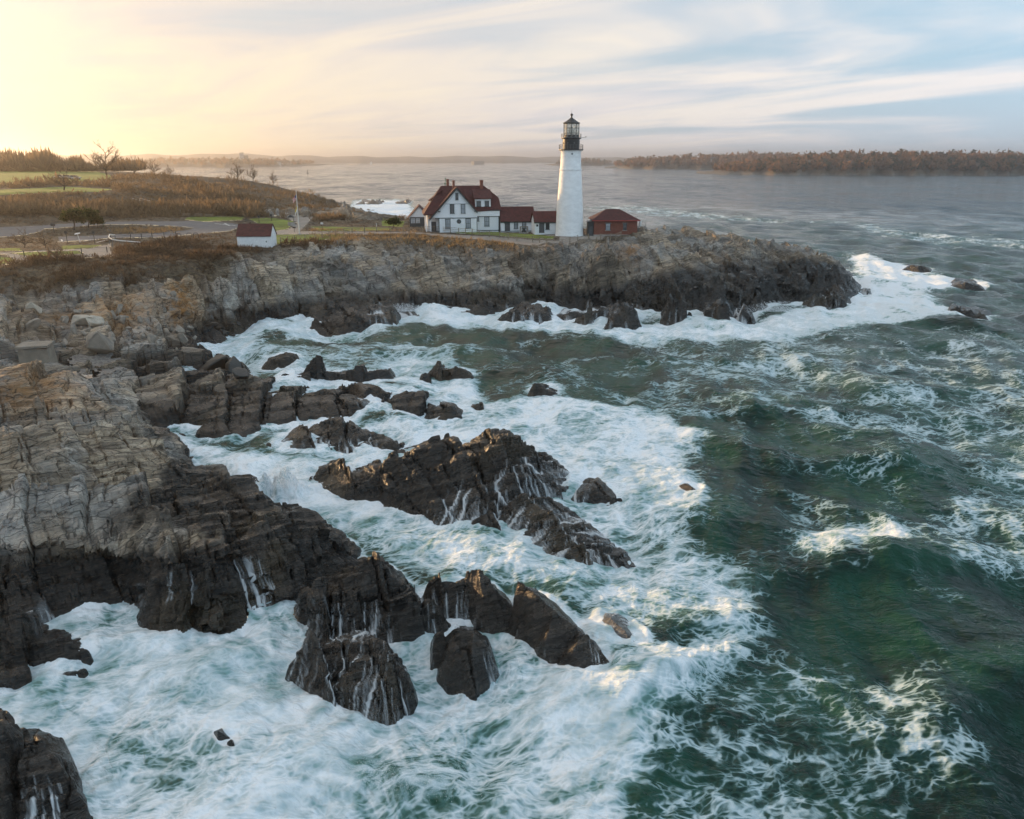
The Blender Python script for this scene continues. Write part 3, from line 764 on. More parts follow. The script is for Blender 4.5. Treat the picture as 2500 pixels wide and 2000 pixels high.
STREAK = np.full(H.shape, 0.5, dtype=np.float32)
STREAK[:last] = 0.35*lic(N1, 12, 1.1) + 0.65*lic(N2, 26, 1.9)
print('flow', round(time.time()-T0, 1))

# thin sheets and runnels of water over the rocks
WASH = np.zeros_like(H)
PUj = PU + 10*pnoise(X*.8, Y*.8, 64)*sc_; PVj = PV + 8*pnoise(X*.8, Y*.8, 65)*sc_
def wash(poly, val):
    m = inpoly(poly, PUj, PVj); WASH[m] = np.maximum(WASH[m], val)
wash([(1060,1200),(1180,1170),(1240,1110),(1400,1130),(1560,1370),(1300,1370),(1050,1290)], .36)
wash([(1200,1250),(1400,1260),(1420,1370),(1240,1330)], .40)
wash([(630,1520),(860,1560),(1010,1600),(1060,1560),(1060,1700),(1010,1770),(630,1770)], .16)
wash([(1180,1530),(1262,1545),(1440,1680),(1200,1780)], .55)
wash([(575,1345),(620,1335),(720,1480),(600,1500)], .45)
wash([(85,1432),(110,1425),(125,1512),(50,1535)], .62)
wash([(720,1440),(960,1480),(1000,1570),(740,1570)], .40)
wash([(650,1060),(900,1060),(985,1110),(650,1112)], .45)
wash([(870,965),(965,990),(960,1015),(880,1010)], .6)
wash([(1215,748),(1900,735),(1900,800),(1215,800)], .46)
wash([(900,742),(1060,735),(1060,775),(900,780)], .52)
wash([(1030,1440),(1190,1450),(1190,1530),(1040,1530)], .40)
wash([(1440,1480),(1600,1490),(1600,1610),(1440,1600)], .55)
wash([(60,1900),(130,1900),(150,2050),(80,2050)], .45)
wash([(300,1420),(480,1400),(480,1450),(330,1460)], .33)
wash([(2040,690),(2130,690),(2130,745),(1960,750)], .42)
WASH = blur(WASH.astype(np.float32), 2, 3, 1)
SILK = (sstep(.72, .95, FOAM)*sstep(80, 50, rr_)).astype(np.float32)
S2_ = blur(STREAK, 2, 3, 1); S2_ = np.clip(.5+(S2_-.5)*1.25, 0, 1)
STREAK = (STREAK*(1-.85*SILK) + S2_*.85*SILK).astype(np.float32)
SFINE = np.full(H.shape, 0.5, dtype=np.float32)
SFINE[:last] = lic(rng.random(H.shape).astype(np.float32), 9, 1.0)
cnt = np.zeros(H.shape, dtype=np.float32)
si, sj = np.nonzero((WASH > .05) & (H > W - .1))
if len(si):
    w_s = WASH[si, sj]; w_s = w_s/w_s.sum()
    q_ = rng.choice(len(si), 2000, p=w_s)
    I, J = si[q_].astype(np.float32), sj[q_].astype(np.float32)
    jit = rng.normal(size=(2, len(I))).astype(np.float32)
    for stp_ in range(46):
        ii = np.clip(I, 0, last-1).astype(np.int32); jj = np.clip(J, 0, NT_-1).astype(np.int32)
        np.add.at(cnt, (ii, jj), 1.0)
        wob = .18*pnoise(I*.11, J*.11, 175)
        I += .85*fi[ii, jj] + wob*fj[ii, jj]; J += .85*fj[ii, jj] - wob*fi[ii, jj]
riv = 0.8*cnt + 0.2*blur(cnt, 1, 1, 1)
veil = np.clip((WASH-.5)*2.2, 0, 1)
ALPHA = np.clip(riv*.12 - .11, 0, .58)*(WASH > .02)
ALPHA = np.clip(ALPHA + veil*np.clip(.42 + (SFINE-.5)*.7 + (STREAK-.5)*.7 + .4*fbm(X*.6, Y*.6, 2, 140), 0, .8), 0, .93).astype(np.float32)
runn = ALPHA
onrock = (WASH > .03) & (H > W - 0.12)
SHZ = (H + 0.03 + 0.05*runn)*(1-veil) + veil*(blur(H, 3, 3, 1) + .10)
print('sheets of water', onrock.sum())

# wet, weed-darkened band above the water and ochre stain
tipd = sstep(14, 34, X)*sstep(182, 160, Y)
wetline = 2.7 + 1.1*sstep(-26, -17, X)*(rr_ < 62) + 4.0*tipd + 1.0*fbm(X*.13, Y*.13, 3, 100) - 1.1*sstep(50, 70, rr_)*sstep(-15, -30, X)*sstep(110, 70, rr_)
wetline = np.where(OWN > 0, 12.0, wetline)
WET = 1 - sstep(-0.9, 0.9, H - wetline)
PJu = PU + (26*pnoise(X*.35, Y*.35, 180) + 14*pnoise(X*1.1, Y*1.1, 181))*sc_; PJv = PV + (20*pnoise(X*.35, Y*.35, 182) + 10*pnoise(X*1.1, Y*1.1, 183))*sc_
darkz = np.zeros_like(H)
lightz = np.zeros_like(H)
darkz[inpoly([(195,1240),(300,1232),(370,1180),(440,1110),(520,1140),(650,1165),(740,1280),(920,1380),(740,1510),(560,1570),(300,1490),(0,1570),(-700,1600),(-700,1400),(0,1372),(150,1362),(300,1350),(430,1350),(540,1335),(455,1290),(380,1272),(271,1272)], PJu, PJv)] = 1
darkz[inpoly([(330,990),(480,965),(620,950),(900,900),(950,1020),(600,1080),(370,1060)], PJu, PJv)] = 1
lightz[inpoly([(-700,900),(0,930),(150,890),(240,960),(330,1020),(430,1080),(440,1130),(360,1175),(290,1228),(195,1236),(120,1205),(60,1190),(0,1180),(270,1268),(440,1282),(520,1320),(300,1340),(100,1350),(-700,1380)], PJu, PJv)] = 1
darkz = blur(darkz, 2, 3, 1); lightz = blur(lightz, 2, 3, 1)*(rr_ < 85)
WET = np.clip(np.maximum(WET*(1-lightz), darkz*.97), 0, 1)
pk = at_z(440, 720, 7); OCHRE = np.exp(-((X-pk[0])/2.2)**2 - ((Y-pk[1])/4)**2)
for (u_, v_, z_, rx_) in ((300, 770, 5, 5), (150, 780, 5, 4), (1540, 635, 7.4, 3), (30, 960, 7.5, 4), (80, 925, 7.4, 4)):
    p_ = at_z(u_, v_, z_); OCHRE = np.maximum(OCHRE, .75*np.exp(-((X-p_[0])/rx_)**2 - ((Y-p_[1])/rx_)**2))

GR = np.zeros(H.shape, dtype=bool)
for pl in ([(-600,417),(0,417),(240,419),(272,428),(275,437),(180,446),(0,452),(-600,452)], [(-600,463),(0,463),(160,456),(280,462),(240,470),(150,470),(0,477),(-600,477)],
           [(-600,604),(50,606),(55,613),(-600,616)], [(150,600),(255,598),(225,606),(150,611)], [(-500,624),(0,626),(30,630),(36,639),(0,648),(-500,665)], [(20,618),(190,612),(205,620),(80,627)],
           [(455,530),(600,529),(592,538),(500,542),(450,537)], [(605,534),(660,531),(722,541),(704,560),(660,566),(636,550)], [(662,573),(845,571),(832,582),(760,590),(665,600)],
           [(755,553),(955,556),(958,564),(780,565)], [(1110,566),(1200,567),(1310,573),(1356,578),(1350,584),(1290,582),(1200,575),(1110,570)], [(930,535),(990,540),(985,555),(930,552)]):
    GR |= inpoly(pl, PU, PV)
GR &= (SOFT > .4) & (RR[:, None] < 700)
ROAD = np.zeros(H.shape, dtype=bool)
ROAD |= inpoly([(-500,556),(0,555),(100,551),(200,544),(300,541),(400,541),(480,540),(560,544),(600,551),(560,565),(480,572),(400,580),(270,582),(200,589),(140,592),(140,578),(250,575),(380,569),(460,562),(470,557),(430,553),(330,549),(250,549),(110,560),(100,566),(60,575),(0,580),(-500,584)], PU, PV)
PATH = inpoly([(-500,617),(0,616),(60,614),(120,610),(190,608),(260,598),(274,590),(270,612),(290,626),(200,631),(100,633),(60,641),(0,650),(-500,668),(-500,660),(0,644),(35,637),(10,622),(-500,625)], PU, PV)
PATH |= inpoly([(645,508),(668,512),(765,531),(752,546),(738,560),(732,565),(1000,566),(1050,569),(1050,574),(1000,571),(830,573),(660,573),(640,566),(700,561),(725,546),(700,533),(650,525),(638,512)], PU, PV)
PATH |= inpoly([(1050,570),(1100,573),(1200,577),(1300,585),(1363,588),(1366,577),(1300,575),(1366,574),(1480,576),(1470,586),(1425,584),(1412,603),(1330,606),(1200,588),(1100,580),(1050,576)], PU, PV)
PEB = inpoly([(130,862),(170,852),(230,860),(330,900),(325,918),(250,925),(200,922),(160,890)], PU + 8*pnoise(X*.5, Y*.5, 7), PV)
ROAD &= (SOFT > .5) & ~GR; PATH &= (SOFT > .3) & ~GR & ~ROAD

# ================================================================ ground and water materials
def rock_material():
    m, k, b, o = new_mat('layered_rock')
    P = k.n('ShaderNodeNewGeometry').outputs['Position']
    wv = k.vmath('ADD', P, k.vmath('SCALE', k.noisec(P, 0.35, 1), scale=0.9))
    # bedding frame: strike 30 deg, dipping
    bed = k.mapping(k.mapping(wv, rot=(0, 0, -AZ)), rot=(R(40), 0, 0))
    lay = k.noise(k.mapping(bed, scale=(0.22, 0.5, 3.4)), 1.0, 6, 0.68)
    fine = k.noise(k.mapping(bed, scale=(1.6, 4.0, 13.0)), 1.0, 3, 0.65)
    big = k.attr('big')
    thickb = k.noise(k.mapping(bed, scale=(0.045, 0.11, 0.75)), 1.0, 3, 0.6)
    med = k.noise(P, 0.9, 4, 0.65)
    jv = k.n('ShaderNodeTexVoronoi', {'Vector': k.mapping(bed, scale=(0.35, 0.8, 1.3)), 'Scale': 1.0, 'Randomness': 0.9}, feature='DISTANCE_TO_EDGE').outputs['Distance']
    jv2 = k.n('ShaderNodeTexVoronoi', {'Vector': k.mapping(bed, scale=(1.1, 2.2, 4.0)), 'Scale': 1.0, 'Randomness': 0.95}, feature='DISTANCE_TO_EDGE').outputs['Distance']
    crack_shade = k.math('MULTIPLY', k.mapr(jv, 0.0, 0.045), k.mapr(jv2, 0.0, 0.06, 0.4, 1.0))
    wet = k.attr('wet'); ochre = k.attr('ochre'); soft = k.attr('soft')
    dry = k.mix(k.mapr(lay, 0.32, 0.68), (0.17, 0.130, 0.095), (0.56, 0.44, 0.315))
    dry = k.mix(k.mapr(big, 0.38, 0.66), dry, k.mix(k.mapr(med, .35, .65), (0.27, 0.255, 0.24), (0.46, 0.42, 0.37)))
    dry = k.mix(k.mapr(thickb, .50, .62, 0, .55), dry, (0.115, 0.092, 0.075))
    dry = k.mix(k.mapr(fine, 0.52, 0.74, 0, .5), dry, (0.46, 0.41, 0.35))
    dry = k.mix(k.mapr(med, 0.58, 0.8, 0, .45), dry, (0.20, 0.14, 0.09))
    dry = k.mix(k.math('MULTIPLY', ochre, k.mapr(med, .3, .6)), dry, (0.36, 0.17, 0.05))
    wt_ = k.mix(k.mapr(lay, 0.36, 0.66), (0.008, 0.007, 0.0062), (0.042, 0.035, 0.029))
    wt_ = k.mix(k.mapr(fine, 0.56, 0.75, 0, .7), wt_, (0.10, 0.084, 0.068))
    wt_ = k.mix(k.mapr(big, 0.52, 0.7, 0, .5), wt_, (0.055, 0.040, 0.020))
    c = k.mix(wet, dry, wt_)
    soil = k.mix(k.mapr(med, 0.35, 0.65), (0.075, 0.052, 0.032), (0.17, 0.125, 0.075))
    c = k.mix(k.mapr(soft, 0.2, 0.6), c, soil)
    tn = k.mapr(k.attr('tone'), -.3, 0.9, 0.25, 1.38, False)
    c = k.mix(1.0, c, k.n('ShaderNodeCombineXYZ', {0: tn, 1: tn, 2: tn}).outputs[0], 'MULTIPLY')
    c = k.mix(crack_shade, k.mix(0.72, c, (0.012, 0.010, 0.008)), c)  # dark fracture lines: the shadow inside cracks is put into the colour
    hgt = k.math('ADD', k.math('MULTIPLY', lay, 1.1), k.math('MULTIPLY', fine, 0.38))
    bn = k.n('ShaderNodeBump', {'Strength': 1.0, 'Distance': 0.27, 'Height': hgt})
    setin(k, b, Base_Color=c, Roughness=k.mapr(k.math('ADD', wet, k.math('MULTIPLY', k.math('SUBTRACT', med, .5), .8)), 0.2, 1.0, 0.88, 0.26), Normal=bn.outputs[0])
    b.inputs['Specular IOR Level'].default_value = 0.5
    return m
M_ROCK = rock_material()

def water_nodes(k, sheet=False):
    P = k.n('ShaderNodeNewGeometry').outputs['Position']
    F = k.attr('foam'); S = k.attr('streak'); dist = k.attr('dist'); pa = k.attr('pat')
    fl = k.mapping(k.mapping(P, rot=(0, 0, R(-12))), scale=(1, 1.7, 1))
    wq = k.vmath('ADD', fl, k.vmath('SCALE', k.vmath('SUBTRACT', k.noisec(fl, 0.22, 3), (.5, .5, .5)), scale=5.0))
    v1 = k.n('ShaderNodeTexVoronoi', {'Vector': wq, 'Scale': 0.5, 'Randomness': 1.0}, feature='DISTANCE_TO_EDGE').outputs['Distance']
    v2 = k.n('ShaderNodeTexVoronoi', {'Vector': wq, 'Scale': 1.7, 'Randomness': 1.0}, feature='DISTANCE_TO_EDGE').outputs['Distance']
    n3 = k.noise(wq, 3.0, 3, 0.7)
    lace = k.math('ADD', k.math('MULTIPLY', k.mapr(v1, 0.0, 0.28, 1, 0), 0.55), k.math('MULTIPLY', k.mapr(v2, 0.0, 0.30, 1, 0), 0.45))
    far = k.mapr(dist, 60.0, 200.0)
    crisp = k.mapr(k.attr('silk'), 0, 1, 1.0, 0.40, False)
    pat = k.math('MULTIPLY_ADD', lace, k.math('MULTIPLY', k.mapr(far, 0, 1, .36, .16), crisp), pa)
    pat = k.math('MULTIPLY_ADD', n3, k.math('MULTIPLY', crisp, .20), pat)
    pat = k.math('ADD', pat, k.math('MULTIPLY', k.math('SUBTRACT', 1.0, crisp), .20))
    thr = k.math('SUBTRACT', 1.0, k.math('MULTIPLY', F, 0.79))
    dlt = k.math('SUBTRACT', pat, thr)
    fo = k.mapr(dlt, -0.07, 0.17)
    halo = k.mapr(dlt, -0.34, 0.10)
    nb = k.attr('big')
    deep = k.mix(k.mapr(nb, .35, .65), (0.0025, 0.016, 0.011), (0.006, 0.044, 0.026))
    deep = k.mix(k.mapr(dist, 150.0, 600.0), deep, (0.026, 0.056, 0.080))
    aer = k.mix(k.mapr(F, .3, .95), (0.012, 0.060, 0.042), (0.17, 0.32, 0.30))
    wc = k.mix(k.math('MULTIPLY', halo, k.mapr(F, .2, .9, .5, .97)), deep, aer)
    thick = k.mapr(dlt, 0.0, 0.52)
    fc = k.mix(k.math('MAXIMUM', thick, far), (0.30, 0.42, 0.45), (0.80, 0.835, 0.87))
    return P, F, S, dist, fo, k.mix(fo, wc, fc), pat
def sea_material():
    m, k, b, o = new_mat('sea_water')
    P, F, S, dist, fo, c, pat = water_nodes(k)
    r1 = k.noise(k.mapping(k.mapping(P, rot=(0, 0, R(20))), scale=(1, 2.0, 1)), 0.9, 3, 0.62, 0.3)
    r3 = k.noise(k.mapping(P, scale=(0.05, 0.12, 1)), 1.0, 3, 0.65)
    hg = k.math('MULTIPLY', r1, k.mapr(dist, 40, 400, .26, 0.42))
    hg = k.math('MULTIPLY_ADD', r3, k.mapr(dist, 110, 800, 0.0, 2.6), hg)
    hg = k.math('MULTIPLY_ADD', S, k.mapr(F, .3, .9, 0.0, .22), hg)
    bn = k.n('ShaderNodeBump', {'Strength': 1.0, 'Distance': 1.0, 'Height': hg})
    # distant chop: facets too small for relief still tilt the surface
    f1 = k.vmath('SUBTRACT', k.noisec(k.mapping(P, scale=(0.10, 0.05, 1)), 1.0, 3), (.5, .5, .5))
    f2 = k.vmath('SUBTRACT', k.noisec(k.mapping(P, scale=(0.022, 0.008, 1)), 1.0, 2), (.5, .5, .5))
    ft = k.vmath('MULTIPLY', k.vmath('ADD', k.vmath('SCALE', f1, scale=1.1), k.vmath('SCALE', f2, scale=.9)), (1, 1, 0))
    nn = k.vmath('NORMALIZE', k.vmath('ADD', bn.outputs[0], k.vmath('SCALE', ft, scale=k.mapr(dist, 90, 420, 0.0, 1.0))))
    setin(k, b, Base_Color=c, Roughness=k.mapr(fo, 0.0, 0.6, 0.10, 0.8), Normal=nn, IOR=1.333)
    k.nt.links.new(k.math('MULTIPLY', k.mapr(fo, 0.0, 0.5, 1.0, 0.3), k.mapr(dist, 60, 400, .30, .45)), b.inputs['Specular IOR Level'])
    return m
def sheet_material():
    """thin running water over rock: white threads on a clear film"""
    m, k, b, o = new_mat('running_water')
    al = k.attr('alpha')
    c = k.mix(k.mapr(al, .0, .6), (0.74, 0.79, 0.83), (0.82, 0.85, 0.88))
    setin(k, b, Base_Color=c, Roughness=0.55, Alpha=al)
    return m
M_SHEET = sheet_material()
M_SEA = sea_material()
M_ASPHALT = simple('asphalt', (0.135, 0.125, 0.125), 0.9, 0.18, 0.6, 0.3, 9)
M_PATH = simple('pale_path', (0.25, 0.215, 0.185), 0.92, 0.16, 0.5, 0.3, 9)
M_GRASSG = simple('lawn_turf', (0.15, 0.18, 0.022), 0.95, 0.45, 0.22, 0.6, 6)
M_PEBBLE = simple('pebbles', (0.20, 0.175, 0.155), 0.85, 0.5, 3.0, 1.0, 3.0)

def grid_mesh(name, cellmask, Z, attrs, lift=0.0, smooth=True, rock=False):
    XX, YY = (GXD, GYD) if rock else (X, Y)
    i, j = np.nonzero(cellmask)
    a = i*NT_ + j
    Q = np.stack([a, a+1, a+NT_+1, a+NT_], axis=1)[:, ::-1]
    used = np.zeros(X.size, dtype=bool); used[Q.ravel()] = True
    idx = np.cumsum(used)-1
    V = np.stack([XX.ravel()[used], YY.ravel()[used], Z.ravel()[used]+lift], axis=1)
    me = np_mesh(name, V, idx[Q], smooth)
    for nm, ar in attrs.items(): add_attr(me, nm, ar.ravel()[used])
    return me
def cell_any(m): return m[:-1, :-1] | m[1:, :-1] | m[:-1, 1:] | m[1:, 1:]
def cell_all(m): return m[:-1, :-1] & m[1:, :-1] & m[:-1, 1:] & m[1:, 1:]
# keep only ground and sea within the wider field of view
fov = np.ones((NR_-1, NT_-1), dtype=bool)
lim = np.where(RR[:-1] < 45, R(46), R(41))
fov &= np.abs(TH[:-1])[None, :] < lim[:, None]
solid = cell_any(H > W - 0.3) & fov
wetc = cell_any(W > H - 0.06) & fov
sheet_c = cell_any(onrock & (ALPHA > .02)) & solid & fov
road_c = cell_all(ROAD) & fov; path_c = cell_all(PATH) & fov & ~road_c; lawn_c = cell_all(GR) & fov; peb_c = cell_all(PEB) & fov
own_c = OWN[:-1, :-1]
BIG = (0.5 + 0.75*fbm(X*.11, Y*.11, 4, 120, .6)).astype(np.float32)
tattr = {'wet': WET, 'ochre': OCHRE, 'soft': SOFT, 'big': BIG, 'tone': (0.5+TONE-.20*sstep(75, 100, rr_)).astype(np.float32)}
qx = X + 4*pnoise(X*.09, Y*.09, 130) + 1.2*pnoise(X*.4, Y*.4, 131); qy = (Y + 4*pnoise(X*.09, Y*.09, 132) + 1.2*pnoise(X*.4, Y*.4, 133))*1.6
PAT = 0.52*(0.5+0.85*fbm(qx*.16, qy*.16, 6, 134, .68)) + .06
PAT = PAT*(1-.35*SILK) + SILK*(.35*.52*.5 + .30*fbm(X*.22, Y*.22, 3, 171))
PAT = (PAT + (STREAK-.5)*(0.16+0.42*sstep(.45, .95, FOAM))).astype(np.float32)
soft_c = cell_all(SOFT > 0.55)
covered = road_c | path_c | lawn_c
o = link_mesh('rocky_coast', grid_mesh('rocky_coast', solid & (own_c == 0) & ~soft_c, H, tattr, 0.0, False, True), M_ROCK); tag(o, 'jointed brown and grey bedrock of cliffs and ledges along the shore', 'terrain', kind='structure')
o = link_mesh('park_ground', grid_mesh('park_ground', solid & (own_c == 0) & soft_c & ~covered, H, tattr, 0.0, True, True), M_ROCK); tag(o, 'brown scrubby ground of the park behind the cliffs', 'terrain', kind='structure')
for nm, cm, mt, lab in (('road', road_c, M_ASPHALT, 'grey asphalt loop road through the park'), ('footpath', path_c, M_PATH, 'pale paved footpath along the cliff top'), ('lawn', lawn_c, M_GRASSG, 'mown green lawn patches of the park')):
    o = link_mesh(nm, grid_mesh(nm, cm, blur(H, 3, 3, 1), {}, 0.03), mt); tag(o, lab, nm, kind='structure')
o = link_mesh('pebble_beach', grid_mesh('pebble_beach', peb_c, blur(H, 6, 6, 2) + .16 + 0.06*fbm(X*3, Y*3, 3, 5), {}, 0.0, False), M_PEBBLE); tag(o, 'small grey pebble beach in the cove', 'beach', kind='structure')
for k, (label, *_r) in enumerate(ROCKS, 1):
    cm = solid & (own_c == k)
    if not cm.any(): print('rock lost', k, label); continue
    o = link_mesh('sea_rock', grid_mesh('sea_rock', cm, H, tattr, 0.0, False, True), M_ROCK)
    tag(o, label, 'rock', 'rocks standing in the surf')
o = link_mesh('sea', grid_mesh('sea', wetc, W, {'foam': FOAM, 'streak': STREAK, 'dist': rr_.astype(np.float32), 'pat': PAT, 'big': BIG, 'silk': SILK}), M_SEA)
tag(o, 'green sea with white surf breaking around the rocks', 'sea', kind='structure')

o = link_mesh('running_water', grid_mesh('running_water', sheet_c, SHZ, {'alpha': ALPHA}, 0.0, True, True), M_SHEET)
tag(o, 'white threads of water running down the black rocks', 'water', kind='stuff')

def gz(x, y):
    r_ = math.hypot(x, y); t_ = math.atan2(x, y)
    i = min(max(int(np.searchsorted(RR, r_))-1, 0), NR_-2); j = min(max(int(np.searchsorted(TH, t_))-1, 0), NT_-2)
    a = (r_-RR[i])/(RR[i+1]-RR[i]); b = (t_-TH[j])/(TH[j+1]-TH[j])
    return float((H[i, j]*(1-a)+H[i+1, j]*a)*(1-b) + (H[i, j+1]*(1-a)+H[i+1, j+1]*a)*b)
def on_ground(u, v, z0=10.0):
    """point of the ground seen along pixel (u,v)"""
    z = z0
    for _ in range(12):
        p = at_z(u, v, z); z = 0.5*z + 0.5*gz(p[0], p[1])
    p = at_z(u, v, z)
    return (p[0], p[1], gz(p[0], p[1]))
print('sheets', round(time.time()-T0, 1))

# ================================================================ building materials
M_WHITE = simple('white_clapboard', (0.80, 0.80, 0.81), 0.55, 0.05, 1.2, 0.35, 2.0, stretch=(.3, .3, 9))
M_WHITEB = simple('white_painted_masonry', (0.84, 0.83, 0.82), 0.6, 0.09, 0.9, 0.5, 3.2, stretch=(1, 1, 1.8))
M_TRIM = simple('dark_green_trim', (0.030, 0.048, 0.045), 0.5, 0.15)
M_ROOF = simple('dark_red_shingle', (0.072, 0.017, 0.014), 0.82, 0.42, 1.6, 0.7, 5, stretch=(1, 1, 2.5))
M_BLACK = simple('black_iron', (0.016, 0.015, 0.015), 0.45, 0.3, 2.0, 0.2, 5)
M_IRON = simple('grey_iron', (0.12, 0.12, 0.12), 0.5, 0.2)
M_STONE = simple('granite', (0.34, 0.31, 0.28), 0.85, 0.25, 1.6, 0.5, 6)
M_CONC = simple('weathered_concrete', (0.25, 0.215, 0.175), 0.9, 0.25, 0.7, 0.4, 5)
M_WOOD = simple('weathered_wood', (0.26, 0.205, 0.15), 0.85, 0.25, 3.0, 0.2, 9)
M_DARKW = simple('dark_stained_boards', (0.055, 0.052, 0.050), 0.7, 0.2, 2.0, 0.3, 4, stretch=(4, 4, .4))
M_GREYW = simple('grey_boards', (0.085, 0.085, 0.088), 0.7, 0.15, 2.0)
M_BRONZE = simple('bell_bronze', (0.06, 0.058, 0.05), 0.45, 0.2, metal=0.6)
M_PALE = simple('pale_metal', (0.62, 0.60, 0.58), 0.4, 0.08)
M_LINE = simple('road_paint', (0.66, 0.64, 0.60), 0.8, 0.15, 2.0)
M_GREEN = simple('green_buoy_paint', (0.02, 0.14, 0.07), 0.4, 0.2)
M_RED = simple('red_paint', (0.35, 0.05, 0.04), 0.5, 0.2)
def brick_mat():
    m, k, b, o = new_mat('red_brick')
    p = k.n('ShaderNodeTexCoord').outputs['Object']
    q = k.n('ShaderNodeCombineXYZ', {0: k.math('ADD', k.n('ShaderNodeSeparateXYZ', {0: p}).outputs[0], k.n('ShaderNodeSeparateXYZ', {0: p}).outputs[1]), 1: k.n('ShaderNodeSeparateXYZ', {0: p}).outputs[2], 2: 0.0}).outputs[0]
    br = k.n('ShaderNodeTexBrick', {'Vector': q, 'Color1': (0.235, 0.062, 0.036, 1), 'Color2': (0.165, 0.045, 0.030, 1), 'Mortar': (0.25, 0.14, 0.10, 1), 'Scale': 1.0, 'Mortar Size': 0.009, 'Brick Width': 0.22, 'Row Height': 0.075})
    c = k.mix(k.mapr(k.noise(p, 0.8, 4), .35, .65, 0, .35), br.outputs[0], (0.12, 0.045, 0.032))
    setin(k, b, Base_Color=c, Roughness=0.85)
    return m
M_BRICK = brick_mat()
def glass_mat(name, c, alpha):
    m, k, b, o = new_mat(name)
    nz = k.noise(k.n('ShaderNodeTexCoord').outputs['Object'], 1.4, 2)
    setin(k, b, Base_Color=k.mix(k.mapr(nz, .35, .65), tuple(0.8*q for q in c), c), Roughness=0.06, Alpha=alpha)
    b.inputs['Specular IOR Level'].default_value = 0.8
    return m
M_PANE = glass_mat('window_glass', (0.34, 0.37, 0.40), 1.0)
M_DKPANE = glass_mat('dark_window_glass', (0.05, 0.055, 0.06), 1.0)
M_LGLASS = glass_mat('lantern_glass', (0.75, 0.70, 0.58), 0.35)

HYAW = R(8)
def pxm(p):
    return FPX/(p[1]*CP - (p[2]-CAMZ)*SP)

def window(parent, x0, x1, z0, z1, y, pane=None, cols=2, rows=2, fr=0.13, frame=None):
    """sash window on a wall facing -y: dark casing, sill, glass and glazing bars"""
    w_ = MB(); d_ = 0.09
    w_.box(x0, x0+fr, y-d_, y, z0, z1).box(x1-fr, x1, y-d_, y, z0, z1).box(x0-.04, x1+.04, y-d_-.02, y, z1, z1+fr).box(x0-.08, x1+.08, y-d_-.05, y, z0-fr*.7, z0)
    wo = w_.build('window', frame or M_TRIM, parent)
    MB().box(x0+fr, x1-fr, y-.03, y, z0, z1).build('pane', pane or M_PANE, wo)
    b_ = MB()
    gx0, gx1 = x0+fr, x1-fr
    for c in range(1, cols):
        xx = gx0+(gx1-gx0)*c/cols; b_.box(xx-.02, xx+.02, y-.05, y-.03, z0, z1)
    for r_ in range(1, rows):
        zz = z0+(z1-z0)*r_/rows; b_.box(gx0, gx1, y-.055, y-.032, zz-.03, zz+.03)
    if b_.v: b_.build('glazing_bar', frame or M_TRIM, wo)
    return wo
def door(parent, x0, x1, z0, z1, y, m=None):
    dd = MB().box(x0, x1, y-.06, y, z0, z1).build('door', m or M_GREYW, parent)
    MB().box(x0-.1, x0, y-.09, y, z0, z1+.1).box(x1, x1+.1, y-.09, y, z0, z1+.1).box(x0, x1, y-.09, y, z1, z1+.1).build('frame', M_TRIM, dd)
    MB().tube((x1-.12, y-.1, z0+(z1-z0)*.45), (x1-.12, y-.06, z0+(z1-z0)*.45), .035).build('handle', M_IRON, dd)
    return dd
def gable_roof(parent, x0, x1, y0, y1, ze, zr, over=.25, m=None, t=.14, fascia=True):
    """ridge along x"""
    ym = (y0+y1)/2; sl_ = (zr-ze)/((y1-y0)/2)
    f0 = (y0-over); zf = ze-over*sl_
    o_ = MB().slab([(x0-over, f0, zf), (x1+over, f0, zf), (x1+over, ym, zr), (x0-over, ym, zr)], -t).slab([(x1+over, 2*ym-f0, zf), (x0-over, 2*ym-f0, zf), (x0-over, ym, zr), (x1+over, ym, zr)], -t).build('roof', m or M_ROOF, parent)
    if fascia:
        MB().box(x0-over, x1+over, f0-.03, f0-.002, zf-.16, zf+.05).build('fascia', M_TRIM, o_)
    return o_

# ================================================================ lighthouse
tb = at_z(1392, 577, 9.85)
TY = tb[1] + 2.9
KT = pxm((tb[0], TY, 12))
def tz(v): return at_y(1390, v, TY)[2] - 9.85
T = empty('lighthouse', (tb[0], TY, 9.85), 0, 'tall white tapering lighthouse tower with black lantern room', 'lighthouse')
def tr(zw): return zw/5.073/KT/2.0
z_g = tz(367.5)
prof = [(3.35, -1.0), (3.05, .35), (tr(340), 1.1), (tr(322), tz(510)), (tr(298), tz(470)), (tr(278), tz(440)), (tr(262), tz(416.5))]
MB().lathe(prof, 40).build('tower', M_WHITEB, T, True)
MB().lathe([(tr(262), tz(416.5)), (tr(274), tz(416.3)), (tr(274), tz(413)), (tr(258), tz(412.8))], 40).build('belt_course', M_WHITEB, T)
MB().lathe([(tr(258), tz(412.9)), (tr(244), tz(383)), (tr(240), tz(374)), (tr(258), z_g)], 40).build('upper_tower', M_WHITEB, T, True)
MB().lathe([(tr(250), tz(383.2)), (tr(252), tz(382.9)), (tr(252), tz(381.6)), (tr(248), tz(381.4))], 40).build('moulding', M_WHITEB, T)
MB().lathe([(0.0, z_g-.02), (tr(290), z_g), (tr(298), z_g+.06), (tr(298), z_g+.2), (0, z_g+.22)], 32).build('gallery_deck', M_BLACK, T)
z_u = tz(338.5)
MB().lathe([(tr(204), z_g+.2), (tr(204), z_u-.1)], 28).build('watch_room', M_BLACK, T, True)
